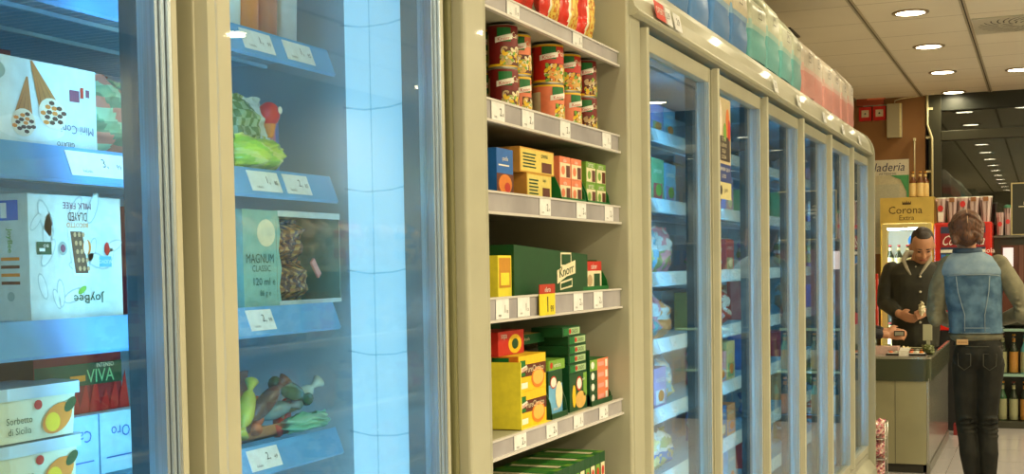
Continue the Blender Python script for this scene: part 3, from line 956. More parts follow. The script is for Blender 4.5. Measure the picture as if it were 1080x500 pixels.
# tall green box then a stack of flat ones
b, D = carton(.12, .08, .088, DGREEN, DGREEN)
b.oval('F', D, .005, .062, .02, .017, RED, 1); b.oval('F', D, .005, .062, .016, .013, WHITE, 2)
b.oval('F', D, .015, .024, .036, .02, PASTA, 1); b.oval('F', D, -.03, .035, .012, .026, YEL, 1); b.rect('F', D, .035, .058, .03, .085, LGREEN, 1)
b.text('F', D, 'pollo', .035, .07, .008, WHITE, 3)
put(b, 'stock_cube_box', -.998, .08, 2.80, Z5, 'tall dark green stock box with chicken picture, under a flat stack', 'box')
for k in range(5):
    b, D = carton(.12, .075, .021, DGREEN, DGREEN, GREEN)
    b.rect('F', D, -.052, .055, .003, .018, paint(170, 200, 150), 1); b.rect('F', D, -.052, -.02, .003, .018, GREEN, 2)
    b.text('F', D, 'CALDO', .02, .0105, .009, DGREEN, 3); b.oval('F', D, -.012, .0105, .007, .006, RED, 3)
    put(b, 'stock_cube_box', -.998 - .002 * (k % 2), .075, 2.798 + .004 * (k % 2) - (.04 if k == 4 else 0), Z5 + .0885 + k * .0218,
        '%s flat green stock cube box of the stack of five' % ('lowest', 'second lowest', 'middle', 'second highest', 'topmost')[k], 'box', 'flat green stock cube boxes')
b, D = carton(.24, .075, .021, DGREEN, DGREEN, paint(200, 170, 90)); b.text('F', D, 'caldo de pollo', .0, .0105, .009, CREAMP, 2)
put(b, 'stock_cube_box', -1.05, .075, 2.60, Z5 + .165, 'long dark green stock box bridging the stacks, half in shade', 'box')
b, D = carton(.26, .09, .021, DGREEN, DGREEN, DGREEN); b.text('F', D, 'caldo casero', .0, .0105, .009, LGREEN, 2)
put(b, 'stock_cube_box', -1.13, .09, 2.52, Z5 + .188, 'topmost dark green stock box at the back, in deep shade', 'box')
b, D = carton(.24, .2, .165, paint(70, 60, 30), paint(90, 70, 36)); put(b, 'carton', -1.12, .2, 2.56, Z5, 'plain brown transit carton behind the potato packs', 'carton')
# right tray: three orange boxes and tall brown back
b = tray(.155, .11, .06, DGREEN, KRAFT, .15)
b.box(-.055, .05, -.0775, -.0745, 0, .135, DGREEN)
put(b, 'display_tray', -.99, .11, 2.95, Z5, 'green tray with tall brown card back holding peach coloured boxes', 'tray')
for k in range(4):
    b, D = carton(.14, .08, .026, SALM, DGREEN, GREEN)
    b.rect('F', D, -.07, -.015, 0, .026, DGREEN if k < 3 else LGREEN, 1); b.oval('F', D, -.05, .013, .012, .009, WHITE, 2); b.rect('F', D, .045, .062, .004, .022, WHITE, 2)
    b.rect('F', D, -.01, .035, .008, .018, PINK, 1)
    put(b, 'stock_cube_box', -.999, .08, 2.955, Z5 + .004 + k * .0262, 'peach and green stock box in the right tray, %s of four' % ('lowest', 'second', 'third', 'topmost')[k], 'box', 'peach stock boxes')
# bottom shelf seen at the lower edge
Z6 = PLAT[.86]
for k in range(11):
    b, D = carton(.036, .15, .115, DGREEN, GREEN, (LGREEN, GREEN)[k % 2])
    b.rect('T', D, -.012, .012, -.06, .06, CREAMP if k % 3 == 0 else paint(60, 140, 50), 2)
    b.rect('F', D, -.014, .014, .02, .09, LGREEN if k % 2 else CREAMP, 1); b.oval('F', D, 0, .07, .009, .012, RED, 2)
    hz = .0
    put(b, 'stock_cube_box', -1.0, .15, 2.60 + k * .0375, Z6 + hz, 'upright green box, %s from the left in the bottom shelf row' % ('first', 'second', 'third', 'fourth', 'fifth', 'sixth', 'seventh', 'eighth', 'ninth', 'tenth', 'eleventh')[k], 'box', 'upright green boxes in a row')
for k in range(3):
    b, D = carton(.30, .07, .03, DGREEN, DGREEN, DGREEN); b.text('F', D, 'CALDO', 0, .015, .014, LGREEN, 2)
    put(b, 'stock_cube_box', -1.16 - .0 * k, .07, 2.42, Z6 + .0305 * k, 'long dark green box laid flat behind, %s' % ('lowest', 'middle', 'topmost')[k], 'box', 'long flat green boxes')

# ------------------------------------------------------------------ things in the near freezer
XA = -1.158
ICE = paint(214, 226, 226); CONE = paint(190, 120, 60); CHOC = paint(80, 44, 34); GREYG = paint(150, 168, 160)
# mini cones, upside down
w_, h_, d_ = .30, .104, .13
b, D = carton(w_, d_, h_, ICE, paint(190, 206, 206), paint(200, 214, 214))
def cone(b, D, u, v, s_, rot):
    c, s0 = cos(rot), sin(rot)
    R = lambda p: (u + (p[0] * c - p[1] * s0) * s_ * 1.35, v + (p[0] * s0 + p[1] * c) * s_)
    b.poly('F', D, [R(p) for p in [(-.32, 0), (.32, 0), (0.03, 1.35), (-.03, 1.35)]], CONE, 2)
    for q in range(3):
        b.poly('F', D, [R(p) for p in [(-.25 + q * .2, .02), (-.22 + q * .2, .02), (.0 + q * .02, 1.1)]], paint(150, 86, 40), 3)
    b.poly('F', D, [R((.42 * cos(a * pi / 8), -.25 + .48 * sin(a * pi / 8))) for a in range(16)], paint(236, 222, 200), 4)
    for q in range(14):
        a = q * 2.4; r_ = .36 * math.sqrt((q + .5) / 14)
        uu, vv = R((r_ * cos(a), -.25 + r_ * sin(a)))
        b.poly('F', D, [(uu + .13 * s_ * cos(k * pi / 3 + q), vv + .07 * s_ * sin(k * pi / 3 + q)) for k in range(6)], CHOC if q % 3 else ORANGE, 5)
uc = 1.365 - 1.215  # right edge of the box in the picture
cone(b, D, .062, .050, .042, .38)
cone(b, D, .018, .034, .036, -.12)
b.text('F', D, 'Mini Coni', .112, .024, .011, paint(96, 110, 140), 3, rot=pi, width=.060)
b.rect('F', D, .10, .118, .060, .075, MAUVE, 2); b.rect('F', D, .130, .137, .068, .078, MAUVE, 2); b.rect('F', D, .12, .126, .066, .08, RED, 2)
b.text('F', D, 'GELATO', .09, .004, .006, INK, 3, rot=pi)
b.oval('F', D, -.03, .085, .02, .012, GREYG, 2); b.oval('F', D, .03, .02, .06, .016, paint(232, 238, 238), 1)
put(b, 'ice_cream_box', XA, d_, 1.366 - w_ / 2, 1.592, 'pale mini cone ice cream box upside down on the near freezer shelf', 'box')
# vegetables bag beside it
vg = [film(110, 160, 130), film(150, 190, 160), film(180, 120, 110), film(90, 130, 110)]
bb = pouch(.17, .11, .05, lambda u, v: vg[(int(u * 5 + v * 3) + int(v * 7)) % 4], seed=3, crinkle=.008)
o = bb.build('frozen_bag', loc=(XA - .05, 1.455, 1.592), rz=.2); tag(o, 'green and pink frozen bag right of the mini cone box', 'bag')
# dark red cartons behind and above
for k, (y, z, hh, lb) in enumerate([(1.30, 1.592, .15, 'dark maroon carton standing behind the mini cone box'), (1.50, 1.592, .14, 'dark maroon carton behind the green frozen bag')]):
    b, D = carton(.19, .08, hh, paint(110, 30, 50)); b.text('F', D, 'gelato', 0, hh * .8, .02, PINK, 2)
    put(b, 'carton', XA - .17, .08, y, z, lb, 'carton')
for k, (y, lb) in enumerate([(1.20, 'white carton on the top near shelf, left'), (1.40, 'violet carton on the top near shelf, right')]):
    b, D = carton(.18, .09, .15, (WHITE, paint(120, 90, 160))[k]); b.text('F', D, 'menta', 0, .08, .02, BLUE, 2)
    put(b, 'carton', XA - .02, .09, y, 1.807, lb, 'carton')
# big vegetable-milk bar box, upside down
w_, h_, d_ = .172, .158, .13
b, D = carton(w_, d_, h_, paint(206, 214, 204), paint(196, 206, 198), paint(190, 200, 190))
LINE = paint(176, 188, 180)
for q in range(16):   # leafy drawing
    u = rnd.uniform(-.075, .075); v = rnd.uniform(.015, .145); r_ = rnd.uniform(.012, .028); a = rnd.uniform(0, 3)
    b.oval('F', D, u, v, r_, r_ * .4, LINE, 1, 12, a); b.oval('F', D, u, v, r_ * .88, r_ * .3, paint(212, 219, 210), 1.5, 12, a)
b.text('F', D, 'JoyBee', .018, .026, .015, DGREEN, 4, rot=pi, width=.058)
b.oval('F', D, .005, .036, .009, .004, LGREEN, 5, 12, .5)
b.poly('F', D, [(-.010, .055), (.020, .052), (.022, .056), (.010, .116), (-.018, .116)], ICE, 3)
b.poly('F', D, [(-.006, .058), (.018, .058), (.008, .112), (-.014, .112)], paint(92, 66, 52), 4)
for q in range(5):
    for r_ in range(3):
        b.oval('F', D, -.008 + r_ * .008 + (.01 - q * .002), .064 + q * .011, .0028, .0035, paint(190, 150, 110), 5, 6)
b.oval('F', D, .016, .092, .008, .010, ORANGE, 5); b.oval('F', D, .014, .092, .0045, .010, WHITE, 6)
b.text('F', D, 'MILK FREE', .0, .145, .008, MAUVE, 4, rot=pi); b.text('F', D, 'DLAYED', .0, .131, .011, BROWN, 4, rot=pi, width=.035); b.text('F', D, 'BISCOTTO', .0, .120, .006, ORANGE, 4, rot=pi)
b.rect('F', D, -.074, -.048, .082, .098, DGREEN, 3); b.rect('F', D, -.070, -.060, .086, .090, WHITE, 4); b.text('F', D, 'BIO', -.058, .093, .004, WHITE, 4, rot=pi)
b.oval('F', D, -.028, .090, .008, .009, GREYG, 3); b.oval('F', D, -.028, .090, .0045, .005, MAUVE, 4)
b.rect('F', D, .040, .064, .066, .080, SKYB, 3); b.text('F', D, 'NUOVO', .052, .073, .005, WHITE, 4, rot=pi); b.oval('F', D, .056, .090, .005, .009, RED, 3)
b.text('L', D, 'JoyBee', .035, .10, .010, LGREEN, 3, rot=-pi / 2); b.rect('L', D, .02, .05, .125, .150, BLUE, 2); b.rect('L', D, .022, .032, .128, .147, WHITE, 3)
for q in range(4): b.rect('L', D, .02, .05, .045 + q * .01, .049 + q * .01, (BROWN, ORANGE)[q % 2], 2)
b.oval('L', D, .035, .03, .006, .006, GREYG, 3)
put(b, 'ice_cream_box', XA, d_, 1.236 + w_ / 2, 1.373, 'large pale green plant ice cream bar box upside down, middle shelf', 'box')
b, D = carton(.05, .12, .15, paint(120, 40, 50)); put(b, 'carton', XA - .02, .12, 1.47, 1.373, 'narrow maroon carton at the right of the pale green box', 'carton')
# sorbet tubs
for k, zc in enumerate([1.157, 1.226]):
    t = thing('ice_cream_tub', ('lower' if k == 0 else 'upper') + ' lemon sorbet tub with orange picture and clear lid', 'tub', (XA - .037, 1.222, zc), 0, 'sorbet tubs stacked in the near freezer')
    b = MB(); tw, td, th = .19, .09, .056
    TUB = mat('cream_tub_plastic', (0.68, 0.70, 0.50), 0.35)
    pts = lambda s_: [(x * s_, y * s_) for x, y in [(-td / 2, -tw / 2 + .015), (-td / 2 + .015, -tw / 2), (td / 2 - .015, -tw / 2), (td / 2, -tw / 2 + .015), (td / 2, tw / 2 - .015), (td / 2 - .015, tw / 2), (-td / 2 + .015, tw / 2), (-td / 2, tw / 2 - .015)]]
    n = 8; lo = [(x, y, 0) for x, y in pts(.94)]; hi = [(x, y, th) for x, y in pts(.985)]
    b.add(lo + hi, [(i, (i + 1) % n, n + (i + 1) % n, n + i) for i in range(n)] + [tuple(range(n))[::-1], tuple(range(n, 2 * n))], TUB)
    D2 = (tw, td * .97, th)
    b.text('F', D2, 'Sorbetto', -.020, .027, .0085, paint(70, 90, 60), 4); b.text('F', D2, 'di Sicilia', -.020, .014, .0085, paint(70, 90, 60), 4)
    b.oval('F', D2, .045, .023, .028, .017, ORANGE, 4, 20, .4); b.oval('F', D2, .036, .019, .013, .012, YEL, 5); b.oval('F', D2, .068, .038, .013, .007, DGREEN, 5, 12, .6)
    b.oval('F', D2, .012, .043, .007, .006, RED, 4)
    b.build('tub', t, 0.004)
    b = MB(); b.prism([(x * 1.06, y * 1.04) for x, y in pts(1.0)], th - .004, th + .011, 'z', mat('clear_blue_lid', (0.50, 0.68, 0.80), 0.2, coat=.5)); b.build('lid', t, 0.003)
# dark green and red box, pale blue boxes
w_, h_, d_ = .17, .085, .10
b, D = carton(w_, d_, h_, paint(120, 24, 34), paint(60, 30, 30), paint(30, 60, 40))
for q in range(9):
    b.poly('F', D, [(-.085 + q * .02, 0), (-.06 + q * .02, 0), (-.068 + q * .02, .03 + .012 * (q % 3))], paint(160, 30, 30), 2)
b.rect('F', D, -.085, .085, .038, .068, paint(20, 70, 46), 3); b.text('F', D, 'VIVA', .04, .050, .018, paint(130, 190, 130), 5, rot=0); b.text('F', D, 'INTENSO', .05, .064, .006, CREAMP, 5)
b.rect('F', D, -.02, .01, .044, .052, ORANGE, 4)
put(b, 'ice_cream_box', XA - .05, d_, 1.375, 1.24, 'dark red and green ice cream box above the pale blue boxes', 'box')
for k, (y, lb, wd) in enumerate([(1.345, 'pale blue box with blue script right of the sorbet tubs', 'Carte'), (1.43, 'pale blue box at the right end of the lowest visible shelf', 'Oro')]):
    b, D = carton(.082, .1, .083, paint(150, 206, 232), SKYB, paint(176, 214, 232)); b.text('F', D, wd, 0, .055, .016, BLUE, 3, rot=pi); b.rect('F', D, -.03, .03, .02, .022, BLUE, 2)
    put(b, 'ice_cream_box', XA - .03, .1, y, 1.156, lb, 'box')
# greyish wrapped items behind
gw = [film(90, 96, 90), film(120, 110, 90), film(60, 80, 80), film(150, 140, 120)]
for k, (y, z) in enumerate([(1.20, 1.25), (1.30, 1.26)]):
    bb = pouch(.13, .09, .06, lambda u, v: gw[(int(u * 9) * 3 + int(v * 9)) % 4], seed=20 + k, crinkle=.012)
    o = bb.build('wrapped_snack', loc=(XA - .17, y, 1.157 + .0), rz=.1)
    o.location.z = 1.157
    tag(o, 'dull wrapped snack bag behind the sorbet tubs, %s' % ('left', 'right')[k], 'bag')

# second door
XB = -1.158
b = MB(); D = (.30, .13, .155)
# opened outer carton: left printed part and torn opening
cm = paint(140, 186, 170); 
b.box(-.065, .065, -.15, -.055, 0, .155, cm)
b.box(-.065, .065, -.055, .15, 0, .004, cm); b.box(-.065, .065, -.055, .15, .151, .155, cm); b.box(-.065, -.061, -.055, .15, 0, .155, paint(60, 96, 90))
b.box(-.065, .065, .147, .15, 0, .155, paint(96, 130, 120))
b.poly('F', D, [(-.055, 0), (-.043, .002), (-.049, .03), (-.041, .06), (-.049, .09), (-.043, .12), (-.049, .155), (-.055, .155)], cm, 1)
b.box(.058, .066, -.05, .15, .146, .156, ICE); b.box(.058, .066, -.05, .15, 0, .007, ICE)
b.text('F', D, 'MAGNUM', -.105, .077, .015, DGREEN, 4, width=.078); b.text('F', D, 'CLASSIC', -.102, .061, .010, DGREEN, 4)
b.text('F', D, '120 ml e', -.094, .040, .012, DGREEN, 4, width=.062); b.text('F', D, '86 g e', -.092, .020, .012, DGREEN, 4)
b.oval('F', D, -.085, .118, .026, .022, CREAMP, 2)
put(b, 'ice_cream_carton', XB + .0, .13, 1.845, 1.373, 'torn open pale teal ice cream carton behind the second door', 'carton')
gold = [film(150, 100, 50), film(120, 80, 44), film(190, 150, 80), film(90, 60, 40)]
for k, (y, z) in enumerate([(1.865, 1.447), (1.875, 1.378)]):
    bb = pouch(.12, .068, .06, lambda u, v: gold[(int(u * 14) + int(v * 12) * 2 + k) % 4], seed=40 + k, crinkle=.01)
    o = bb.build('wrapped_ice_cream', loc=(XB - .045, y, z)); tag(o, '%s gold wrapped ice cream inside the torn teal carton' % ('upper', 'lower')[k], 'ice cream', 'gold wrapped ice creams')
b = MB(); b.box(-.002, .002, -.006, .006, 0, .035, PINK); o = b.build('paper_strip', loc=(XB - .02, 1.955, 1.42)); o.rotation_euler.x = .7; tag(o, 'small pink paper strip inside the torn teal carton', 'strip')
# upper shelf bag with red ball + yellow
wbag = [film(196, 214, 214), film(150, 170, 120), film(90, 120, 50)]
bb = pouch(.09, .12, .06, lambda u, v: wbag[0] if u > .55 else wbag[1 + (int(u * 12) + int(v * 9)) % 2], seed=9, crinkle=.012)
o = bb.build('snack_bag', loc=(XB - .03, 1.745, 1.592), rz=-.1); tag(o, 'white and green ice cream bag under the red ball', 'bag')
b = MB(); b.ellips((0, 0, .018), (.018, .018, .02), paint(214, 34, 24)); b.lathe([(.006, -.02), (.011, .0), (.011, .004)], ORANGE, 12); b.oval('F', (.03, .036, .04), .004, .024, .006, .006, WHITE, 2)
o = b.build('ball_topped_ice', loc=(XB - .0, 1.778, 1.665)); tag(o, 'red ball topped ice cream on the white bag', 'ice cream')
yb = [film(190, 214, 60), film(160, 200, 50), film(210, 220, 110)]
bb = pouch(.13, .05, .07, lambda u, v: yb[int(u * 6 + v * 5) % 3], seed=10, crinkle=.01)
o = bb.build('snack_bag', loc=(XB - .0, 1.745, 1.592), rz=.1); o.location.x = XB - .03; tag(o, 'bright yellow green bag lying before the white bag', 'bag')
o.location.x = XB + .0; o.location.y = 1.735
for k, (y, c_, lb) in enumerate([(1.86, paint(190, 90, 130), 'pink carton right of the yellow green bag'), (1.93, paint(110, 130, 190), 'lilac carton next to the end wall')]):
    b, D = carton(.062, .08, .10, c_); b.rect('F', D, -.026, .026, .04, .055, WHITE, 1); b.rect('F', D, -.02, .02, .06, .085, paint(220, 120, 150), 1)
    put(b, 'carton', XB - .1, .08, y, 1.592, lb, 'carton')
# top shelf jars
for k, (y, c1, c2, lb) in enumerate([(1.705, ICE, SKYB, 'white tub, first on the top shelf behind the second door'), (1.755, ORANGE, YEL, 'amber tub on the top shelf behind the second door'), (1.81, paint(190, 120, 90), SALM, 'brown carton on the top shelf behind the second door'), (1.87, paint(200, 210, 220), BLUE, 'pale cup on the top shelf behind the second door')]):
    b = MB(); b.lathe([(.020, 0), (.024, .004), (.027, .09), (.028, .094), (.028, .10), (.0005, .10)], c1, 18, matfn=lambda t_, i, a=c1, b_=c2: b_ if i in (0, 3, 4) else a, caps=False)
    o = b.build('tub', loc=(XB - .03, y, 1.808)); tag(o, lb, 'tub')
# lowest: gold box of wrapped sweets
b = MB(); D = (.22, .12, .09)
b.box(-.06, .06, -.11, .11, 0, .004, KRAFT); b.box(-.06, -.056, -.11, .11, 0, .10, paint(150, 92, 40)); b.box(-.06, .06, -.11, -.106, 0, .07, KRAFT); b.box(.056, .06, -.11, .11, 0, .02, KRAFT)
put(b, 'open_carton', XB - .02, .12, 1.79, 1.155, 'low brown open carton holding shiny wrapped ices', 'carton')
wc = [film(60, 130, 120), film(180, 190, 70), film(90, 60, 40), film(200, 110, 60), film(110, 150, 160), film(40, 90, 60), film(200, 60, 40), film(190, 210, 200)]
adj = ['teal', 'lime', 'brown', 'orange', 'silver blue', 'dark green', 'red', 'pearl']
for k in range(8):
    b = MB()
    L = .055
    pts = []; rs = []
    for q in range(13):
        t_ = q / 12
        pts.append((0, (t_ - .5) * 2 * L, 0)); rs.append(.004 + .011 * max(0, sin(pi * min(max((t_ - .18) / .64, 0), 1))) ** .5 + (.008 * (abs(t_ - .5) - .36) / .14 if abs(t_ - .5) > .36 else 0))
    b.tube(pts, rs, wc[k], 10)
    o = b.build('wrapped_sweet'); o.location = (XB - .04 + .018 * (k % 3), 1.70 + .026 * k, 1.18 + .018 * (k % 3) + .012 * (k % 2))
    o.rotation_euler = (rnd.uniform(-.7, .9), rnd.uniform(-.3, .3), rnd.uniform(-.7, .7))
    tag(o, '%s foil wrapped ice with twisted ends in the low brown carton' % adj[k], 'wrapped ice', 'foil wrapped ices')
b = pouch(.12, .03, .05, lambda u, v: film(120, 190, 160), seed=51, crinkle=.012)
o = b.build('wrapped_sweet', loc=(XB + .0, 1.87, 1.158), rz=0); tag(o, 'long crumpled mint foil ice at the shelf end', 'wrapped ice')
# crinkly bread bags standing beside the end wall (seen through the far edge of the pane)
cb = [film(110, 96, 84), film(150, 136, 120), film(84, 84, 84), film(180, 174, 166), film(130, 80, 54)]

# ------------------------------------------------------------------ things in the far freezer
PAL = [('white', (214, 226, 232)), ('sky blue', (130, 190, 224)), ('blue', (60, 120, 190)), ('red', (196, 70, 80)), ('green', (120, 180, 130)), ('yellow', (220, 212, 150)), ('pink', (222, 160, 180)), ('olive', (160, 170, 120)), ('orange', (222, 160, 110)), ('teal', (110, 180, 185)), ('lilac', (160, 150, 204)), ('brown', (150, 120, 96))]
ordn = {1.86: 'top', 1.64: 'second', 1.405: 'third', 1.19: 'fourth', .97: 'fifth', .75: 'sixth', .53: 'lowest'}
cols = [('first', [3.90, 4.05, 4.20]), ('second', [4.78, 4.93, 5.08]), ('third', [5.66, 5.82]), ('fourth', [6.50, 6.68]), ('fifth', [7.30])]
for dn, ys in cols:
    for zt in B_SH:
        ch = rnd.sample(PAL, len(ys))
        if zt in (1.86, 1.64) and dn == 'first':
            ch = [PAL[0], PAL[4] if zt == 1.64 else PAL[10], PAL[1]]
        if zt == 1.19 and dn == 'first':
            ch = [PAL[3], PAL[6], PAL[8]]
        for y, (cn, c_) in zip(ys, ch):
            kind = rnd.choice(['box', 'bag', 'bag'])
            if zt > 1.6 and dn == 'first': kind = 'box'
            P2 = rnd.choice(PAL)[1]
            if kind == 'box':
                hh = rnd.uniform(.12, .17) if zt < 1.8 else .10
                b, D = carton(.142, .13, hh, paint(*c_), paint(*c_))
                b.rect('F', D, -.05, .05, hh * .1, hh * .45, paint(*P2), 1); b.oval('F', D, .01, hh * .3, .035, hh * .14, rnd.choice([CREAMP, ORANGE, LGREEN]), 2)
                b.text('F', D, rnd.choice(['pizza', 'merluza', 'pasta', 'croquetas']), 0, hh * .72, .02, WHITE if cn != 'white' else BLUE, 2, width=.09)
                o = b.build('frozen_food_box', loc=(XB - .066, y, zt - .011), rz=0)
                lb = '%s frozen food box on the %s shelf behind the %s far door' % (cn, ordn[zt], dn)
            else:
                m1, m2, m3 = film(*c_), film(*P2), film(216, 224, 228)
                sd = rnd.randrange(99)
                hh = rnd.uniform(.13, .175) if zt < 1.8 else .11
                b = pouch(.158, hh, .08, lambda u, v: (m3 if .5 < v < .62 else (m1 if noise.noise(Vector((u * 4, v * 5, sd))) > -.05 else (m2 if v < .6 else m3))), nu=14, nv=20, seed=sd, crinkle=.014)
                o = b.build('frozen_food_bag', loc=(XB - .05, y, zt - .011), rz=rnd.uniform(-.15, .15))
                lb = '%s frozen food bag on the %s shelf behind the %s far door' % (cn, ordn[zt], dn)
            tag(o, lb, 'frozen food', 'frozen food behind the far glass doors')
            if dn in ('first', 'second', 'third'):
                bk = 'bk%d' % (int(y * 100) % 3)
                if bk not in GL:
                    q_, D = carton(.15, .12, .15, paint(*[(190, 208, 216), (150, 190, 214), (206, 206, 196)][int(y * 100) % 3])); q_.rect('F', D, -.05, .05, .03, .09, rnd.choice([SKYB, LGREEN, PINK]), 1)
                    o2 = q_.build('frozen_food_box'); GL[bk] = o2
                else:
                    o2 = GL[bk].copy(); COL.objects.link(o2)
                o2.location = (XB - .24, y, zt - .011)
                tag(o2, 'pale back row box on the %s shelf behind the %s far glass door' % (ordn[zt], dn), 'frozen food', 'pale boxes of the back row, %s shelf, %s door' % (ordn[zt], dn))
# poster stuck inside the second far door
b = MB()
py0, py1 = 4.185, 4.395
# (built as a thin printed sheet on the inner face of the pane)
PD = (py1 - py0, .002, .33)
b.cbox(py1 - py0, .001, .33, paint(206, 190, 150))
b.rect('F', PD, -.105, .105, .0, .055, paint(214, 206, 150), 1)
b.rect('F', PD, -.105, .105, .055, .115, paint(30, 60, 130), 1); b.text('F', PD, 'PRENDI QUI', 0, .097, .013, WHITE, 3, width=.16); b.text('F', PD, 'IL TUO', 0, .075, .012, WHITE, 3)
b.rect('F', PD, -.09, .09, .125, .205, paint(50, 38, 30), 1)
for i_, w2 in enumerate(['TUTTO', 'IL BUONO', 'DELLA', 'CUCINA']): b.text('F', PD, w2, 0, .195 - i_ * .019, .012, CREAMP, 3)
b.oval('F', PD, .06, .25, .025, .05, paint(220, 120, 40), 1); b.oval('F', PD, .08, .23, .02, .035, RED, 2); b.oval('F', PD, -.05, .26, .03, .06, paint(236, 226, 210), 1); b.oval('F', PD, .02, .22, .02, .03, LGREEN, 2)
b.oval('F', PD, -.04, .028, .016, .016, INK, 2); b.text('F', PD, 'gusto', .03, .028, .016, INK, 3)
o = b.build('poster', loc=(FX - .0178, (py0 + py1) / 2 - .13, 1.64)); tag(o, 'printed poster with blue band stuck on the second far door', 'poster')

# bags on top of the far freezer
def top_bag(tone, seed):
    w_, d_, h_ = .272, .20, .30
    b = MB()
    paper = {0: paint(202, 194, 170, .3), 1: paint(196, 202, 182, .3), 2: paint(210, 202, 190, .3)}[tone]
    lowc = {0: paint(62, 126, 196, .3), 1: paint(96, 176, 180, .3), 2: paint(216, 150, 146, .3)}[tone]
    midc = {0: paint(128, 172, 210, .3), 1: paint(160, 200, 196, .3), 2: paint(222, 186, 180, .3)}[tone]
    vs = []; fs = []; ms = []
    n = 28; rows = 16
    for j in range(rows + 1):
        v = j / rows
        tp = 1.0 if v < .60 else 1.0 - ((v - .60) / .40) ** 1.3 * .38
        dp = 1.0 if v < .72 else 1.0 - (v - .72) / .28 * .82
        for i in range(n):
            a = 2 * pi * i / n
            ex = abs(cos(a)) ** .2 * (1 if cos(a) > 0 else -1); ey = abs(sin(a)) ** .2 * (1 if sin(a) > 0 else -1)
            bul = 1 + .03 * sin(pi * v)
            nn = noise.noise(Vector((ex * 2 + seed * 3, ey * 2, v * 5))) * .005
            vs.append(((ex * d_ / 2 * dp + nn) * bul, (ey * w_ / 2 * tp + nn) * bul, v * h_ + (nn if v > .5 else 0)))
    for j in range(rows):
        for i in range(n):
            fs.append((j * n + i, j * n + (i + 1) % n, (j + 1) * n + (i + 1) % n, (j + 1) * n + i))
            v = (j + .5) / rows
            e = .045 * math.sin(i / n * 6.28 * 2)
            ms.append(lowc if v + e < .36 else (midc if v + e < .43 else paper))
    fs.append(tuple(rows * n + i for i in range(n))); ms.append(paper)
    b.add(vs, fs, ms, True)
    D = (w_, d_ * 1.04, h_)
    for (u0, u1, v0, v1) in ((-.03, .03, .205, .208), (-.03, .03, .165, .168), (-.03, -.027, .165, .208), (.027, .03, .165, .208), (.045, .062, .20, .203), (.06, .063, .17, .203)):
        b.rect('F', D, u0, u1, v0, v1, INK, 6)
    b.text('F', D, 'pan', 0, .187, .02, INK, 6)
    return b
bagp = [top_bag(t_, t_) for t_ in range(3)]
bagn = 15
cnt = {0: 0, 1: 0, 2: 0}
wn = ['first', 'second', 'third', 'fourth', 'fifth', 'sixth', 'seventh']
built = {}
for k in range(bagn):
    tone = 0 if k < 5 else (1 if k < 9 else 2)
    if tone not in built:
        o = bagp[tone].build('paper_bag'); built[tone] = o
    else:
        o = built[tone].copy(); COL.objects.link(o)
    o.location = (-1.105 + rnd.uniform(-.006, .006), 3.455 + k * .290, 2.194)
    o.rotation_euler.z = rnd.uniform(-.04, .04)
    o.scale.z = (1.0, .96, 1.03, .97, 1.0, .95, 1.10, .98, 1.04, .96, 1.02, .95, 1.03, .97, 1.07)[k]
    tag(o, '%s %s based paper bag from the left on the far freezer top' % (wn[cnt[tone]], ('blue', 'teal', 'pink')[tone]), 'bag', 'paper bags along the freezer top')
    cnt[tone] += 1
o = built[1].copy(); COL.objects.link(o); o.location = (-1.335, 6.22, 2.194); o.scale = (1, 1, 1.8); tag(o, 'tall teal bag standing in the back row on the freezer', 'bag')
for k, (x, y) in enumerate([(-1.53, 7.72), (-1.50, 8.22)]):
    b = MB(); b.box(-.055, .055, -.17, .17, -.010, 0, BLACK)
    for q in range(8): b.box(-.05, .05, -.155 + q * .04, -.150 + q * .04, -.013, -.010, mat('dark_mesh', (.06, .055, .03), .7))
    o = b.build('ceiling_grille', loc=(x, y, CEIL)); tag(o, 'small black ceiling grille above the pale bags, %s' % ('left one', 'right one')[k], 'grille', 'black ceiling grilles')

# ------------------------------------------------------------------ checkout counter
DKG = mat('dark_green_bumper', (0.045, 0.055, 0.03), 0.22, coat=.4)
CTOP = mat('counter_top_laminate', (0.30, 0.25, 0.20), 0.4, var=.1, scale=10)
CPAN = mat('olive_cream_counter_panel', (0.30, 0.29, 0.17), 0.4, var=.05, scale=4)
CSTL = mat('satin_steel_side', (0.42, 0.42, 0.38), 0.22, metal=0.8)
CX1, CYF = -.686, 8.9
t = thing('checkout_counter', 'olive checkout counter with dark rounded bumper and steel side', 'counter')
b = MB(); b.box(-1.13, CX1 - .03, CYF + .012, 9.48, .06, .64, CPAN); b.box(-.9185, -.9155, CYF + .010, CYF + .02, .06, .64, DARKGAP); b.box(-1.13, CX1 - .05, CYF + .03, 9.46, 0, .06, DARKGAP)
b.build('front_panel', t, .004)
b = MB(); b.box(CX1 - .03, CX1 - .012, CYF + .012, 10.75, .07, .64, CSTL); b.box(CX1 - .03, CX1 - .006, CYF + .012, 10.75, 0, .07, mat('steel_kick', (0.25, 0.25, 0.22), .3, metal=.7)); b.build('side_panel', t, .003)
b = MB()
def corner(x1, y0, r, n=6):
    return [(x1 - r + r * sin(a * pi / 2 / n), y0 + r - r * cos(a * pi / 2 / n)) for a in range(n + 1)]
b.prism([(-1.13, CYF)] + corner(CX1, CYF, .05) + [(CX1, 10.75), (CX1 - .02, 10.75), (CX1 - .02, 9.5), (-1.13, 9.5)], .62, .765, 'z', DKG)
b.build('bumper', t, .008)
b = MB(); b.prism([(-1.13, CYF - .002)] + corner(CX1 + .002, CYF - .002, .05) + [(CX1 + .002, 10.75), (CX1 - .02, 10.75), (CX1 - .02, 9.5), (-1.13, 9.5)], .768, .782, 'z', mat('steel_rim', (0.5, .5, .42), .25, metal=.8))
b.box(-1.12, CX1 - .03, CYF + .03, 9.47, .7825, .7835, CTOP); b.build('counter_top', t, .002)
CZ = .784
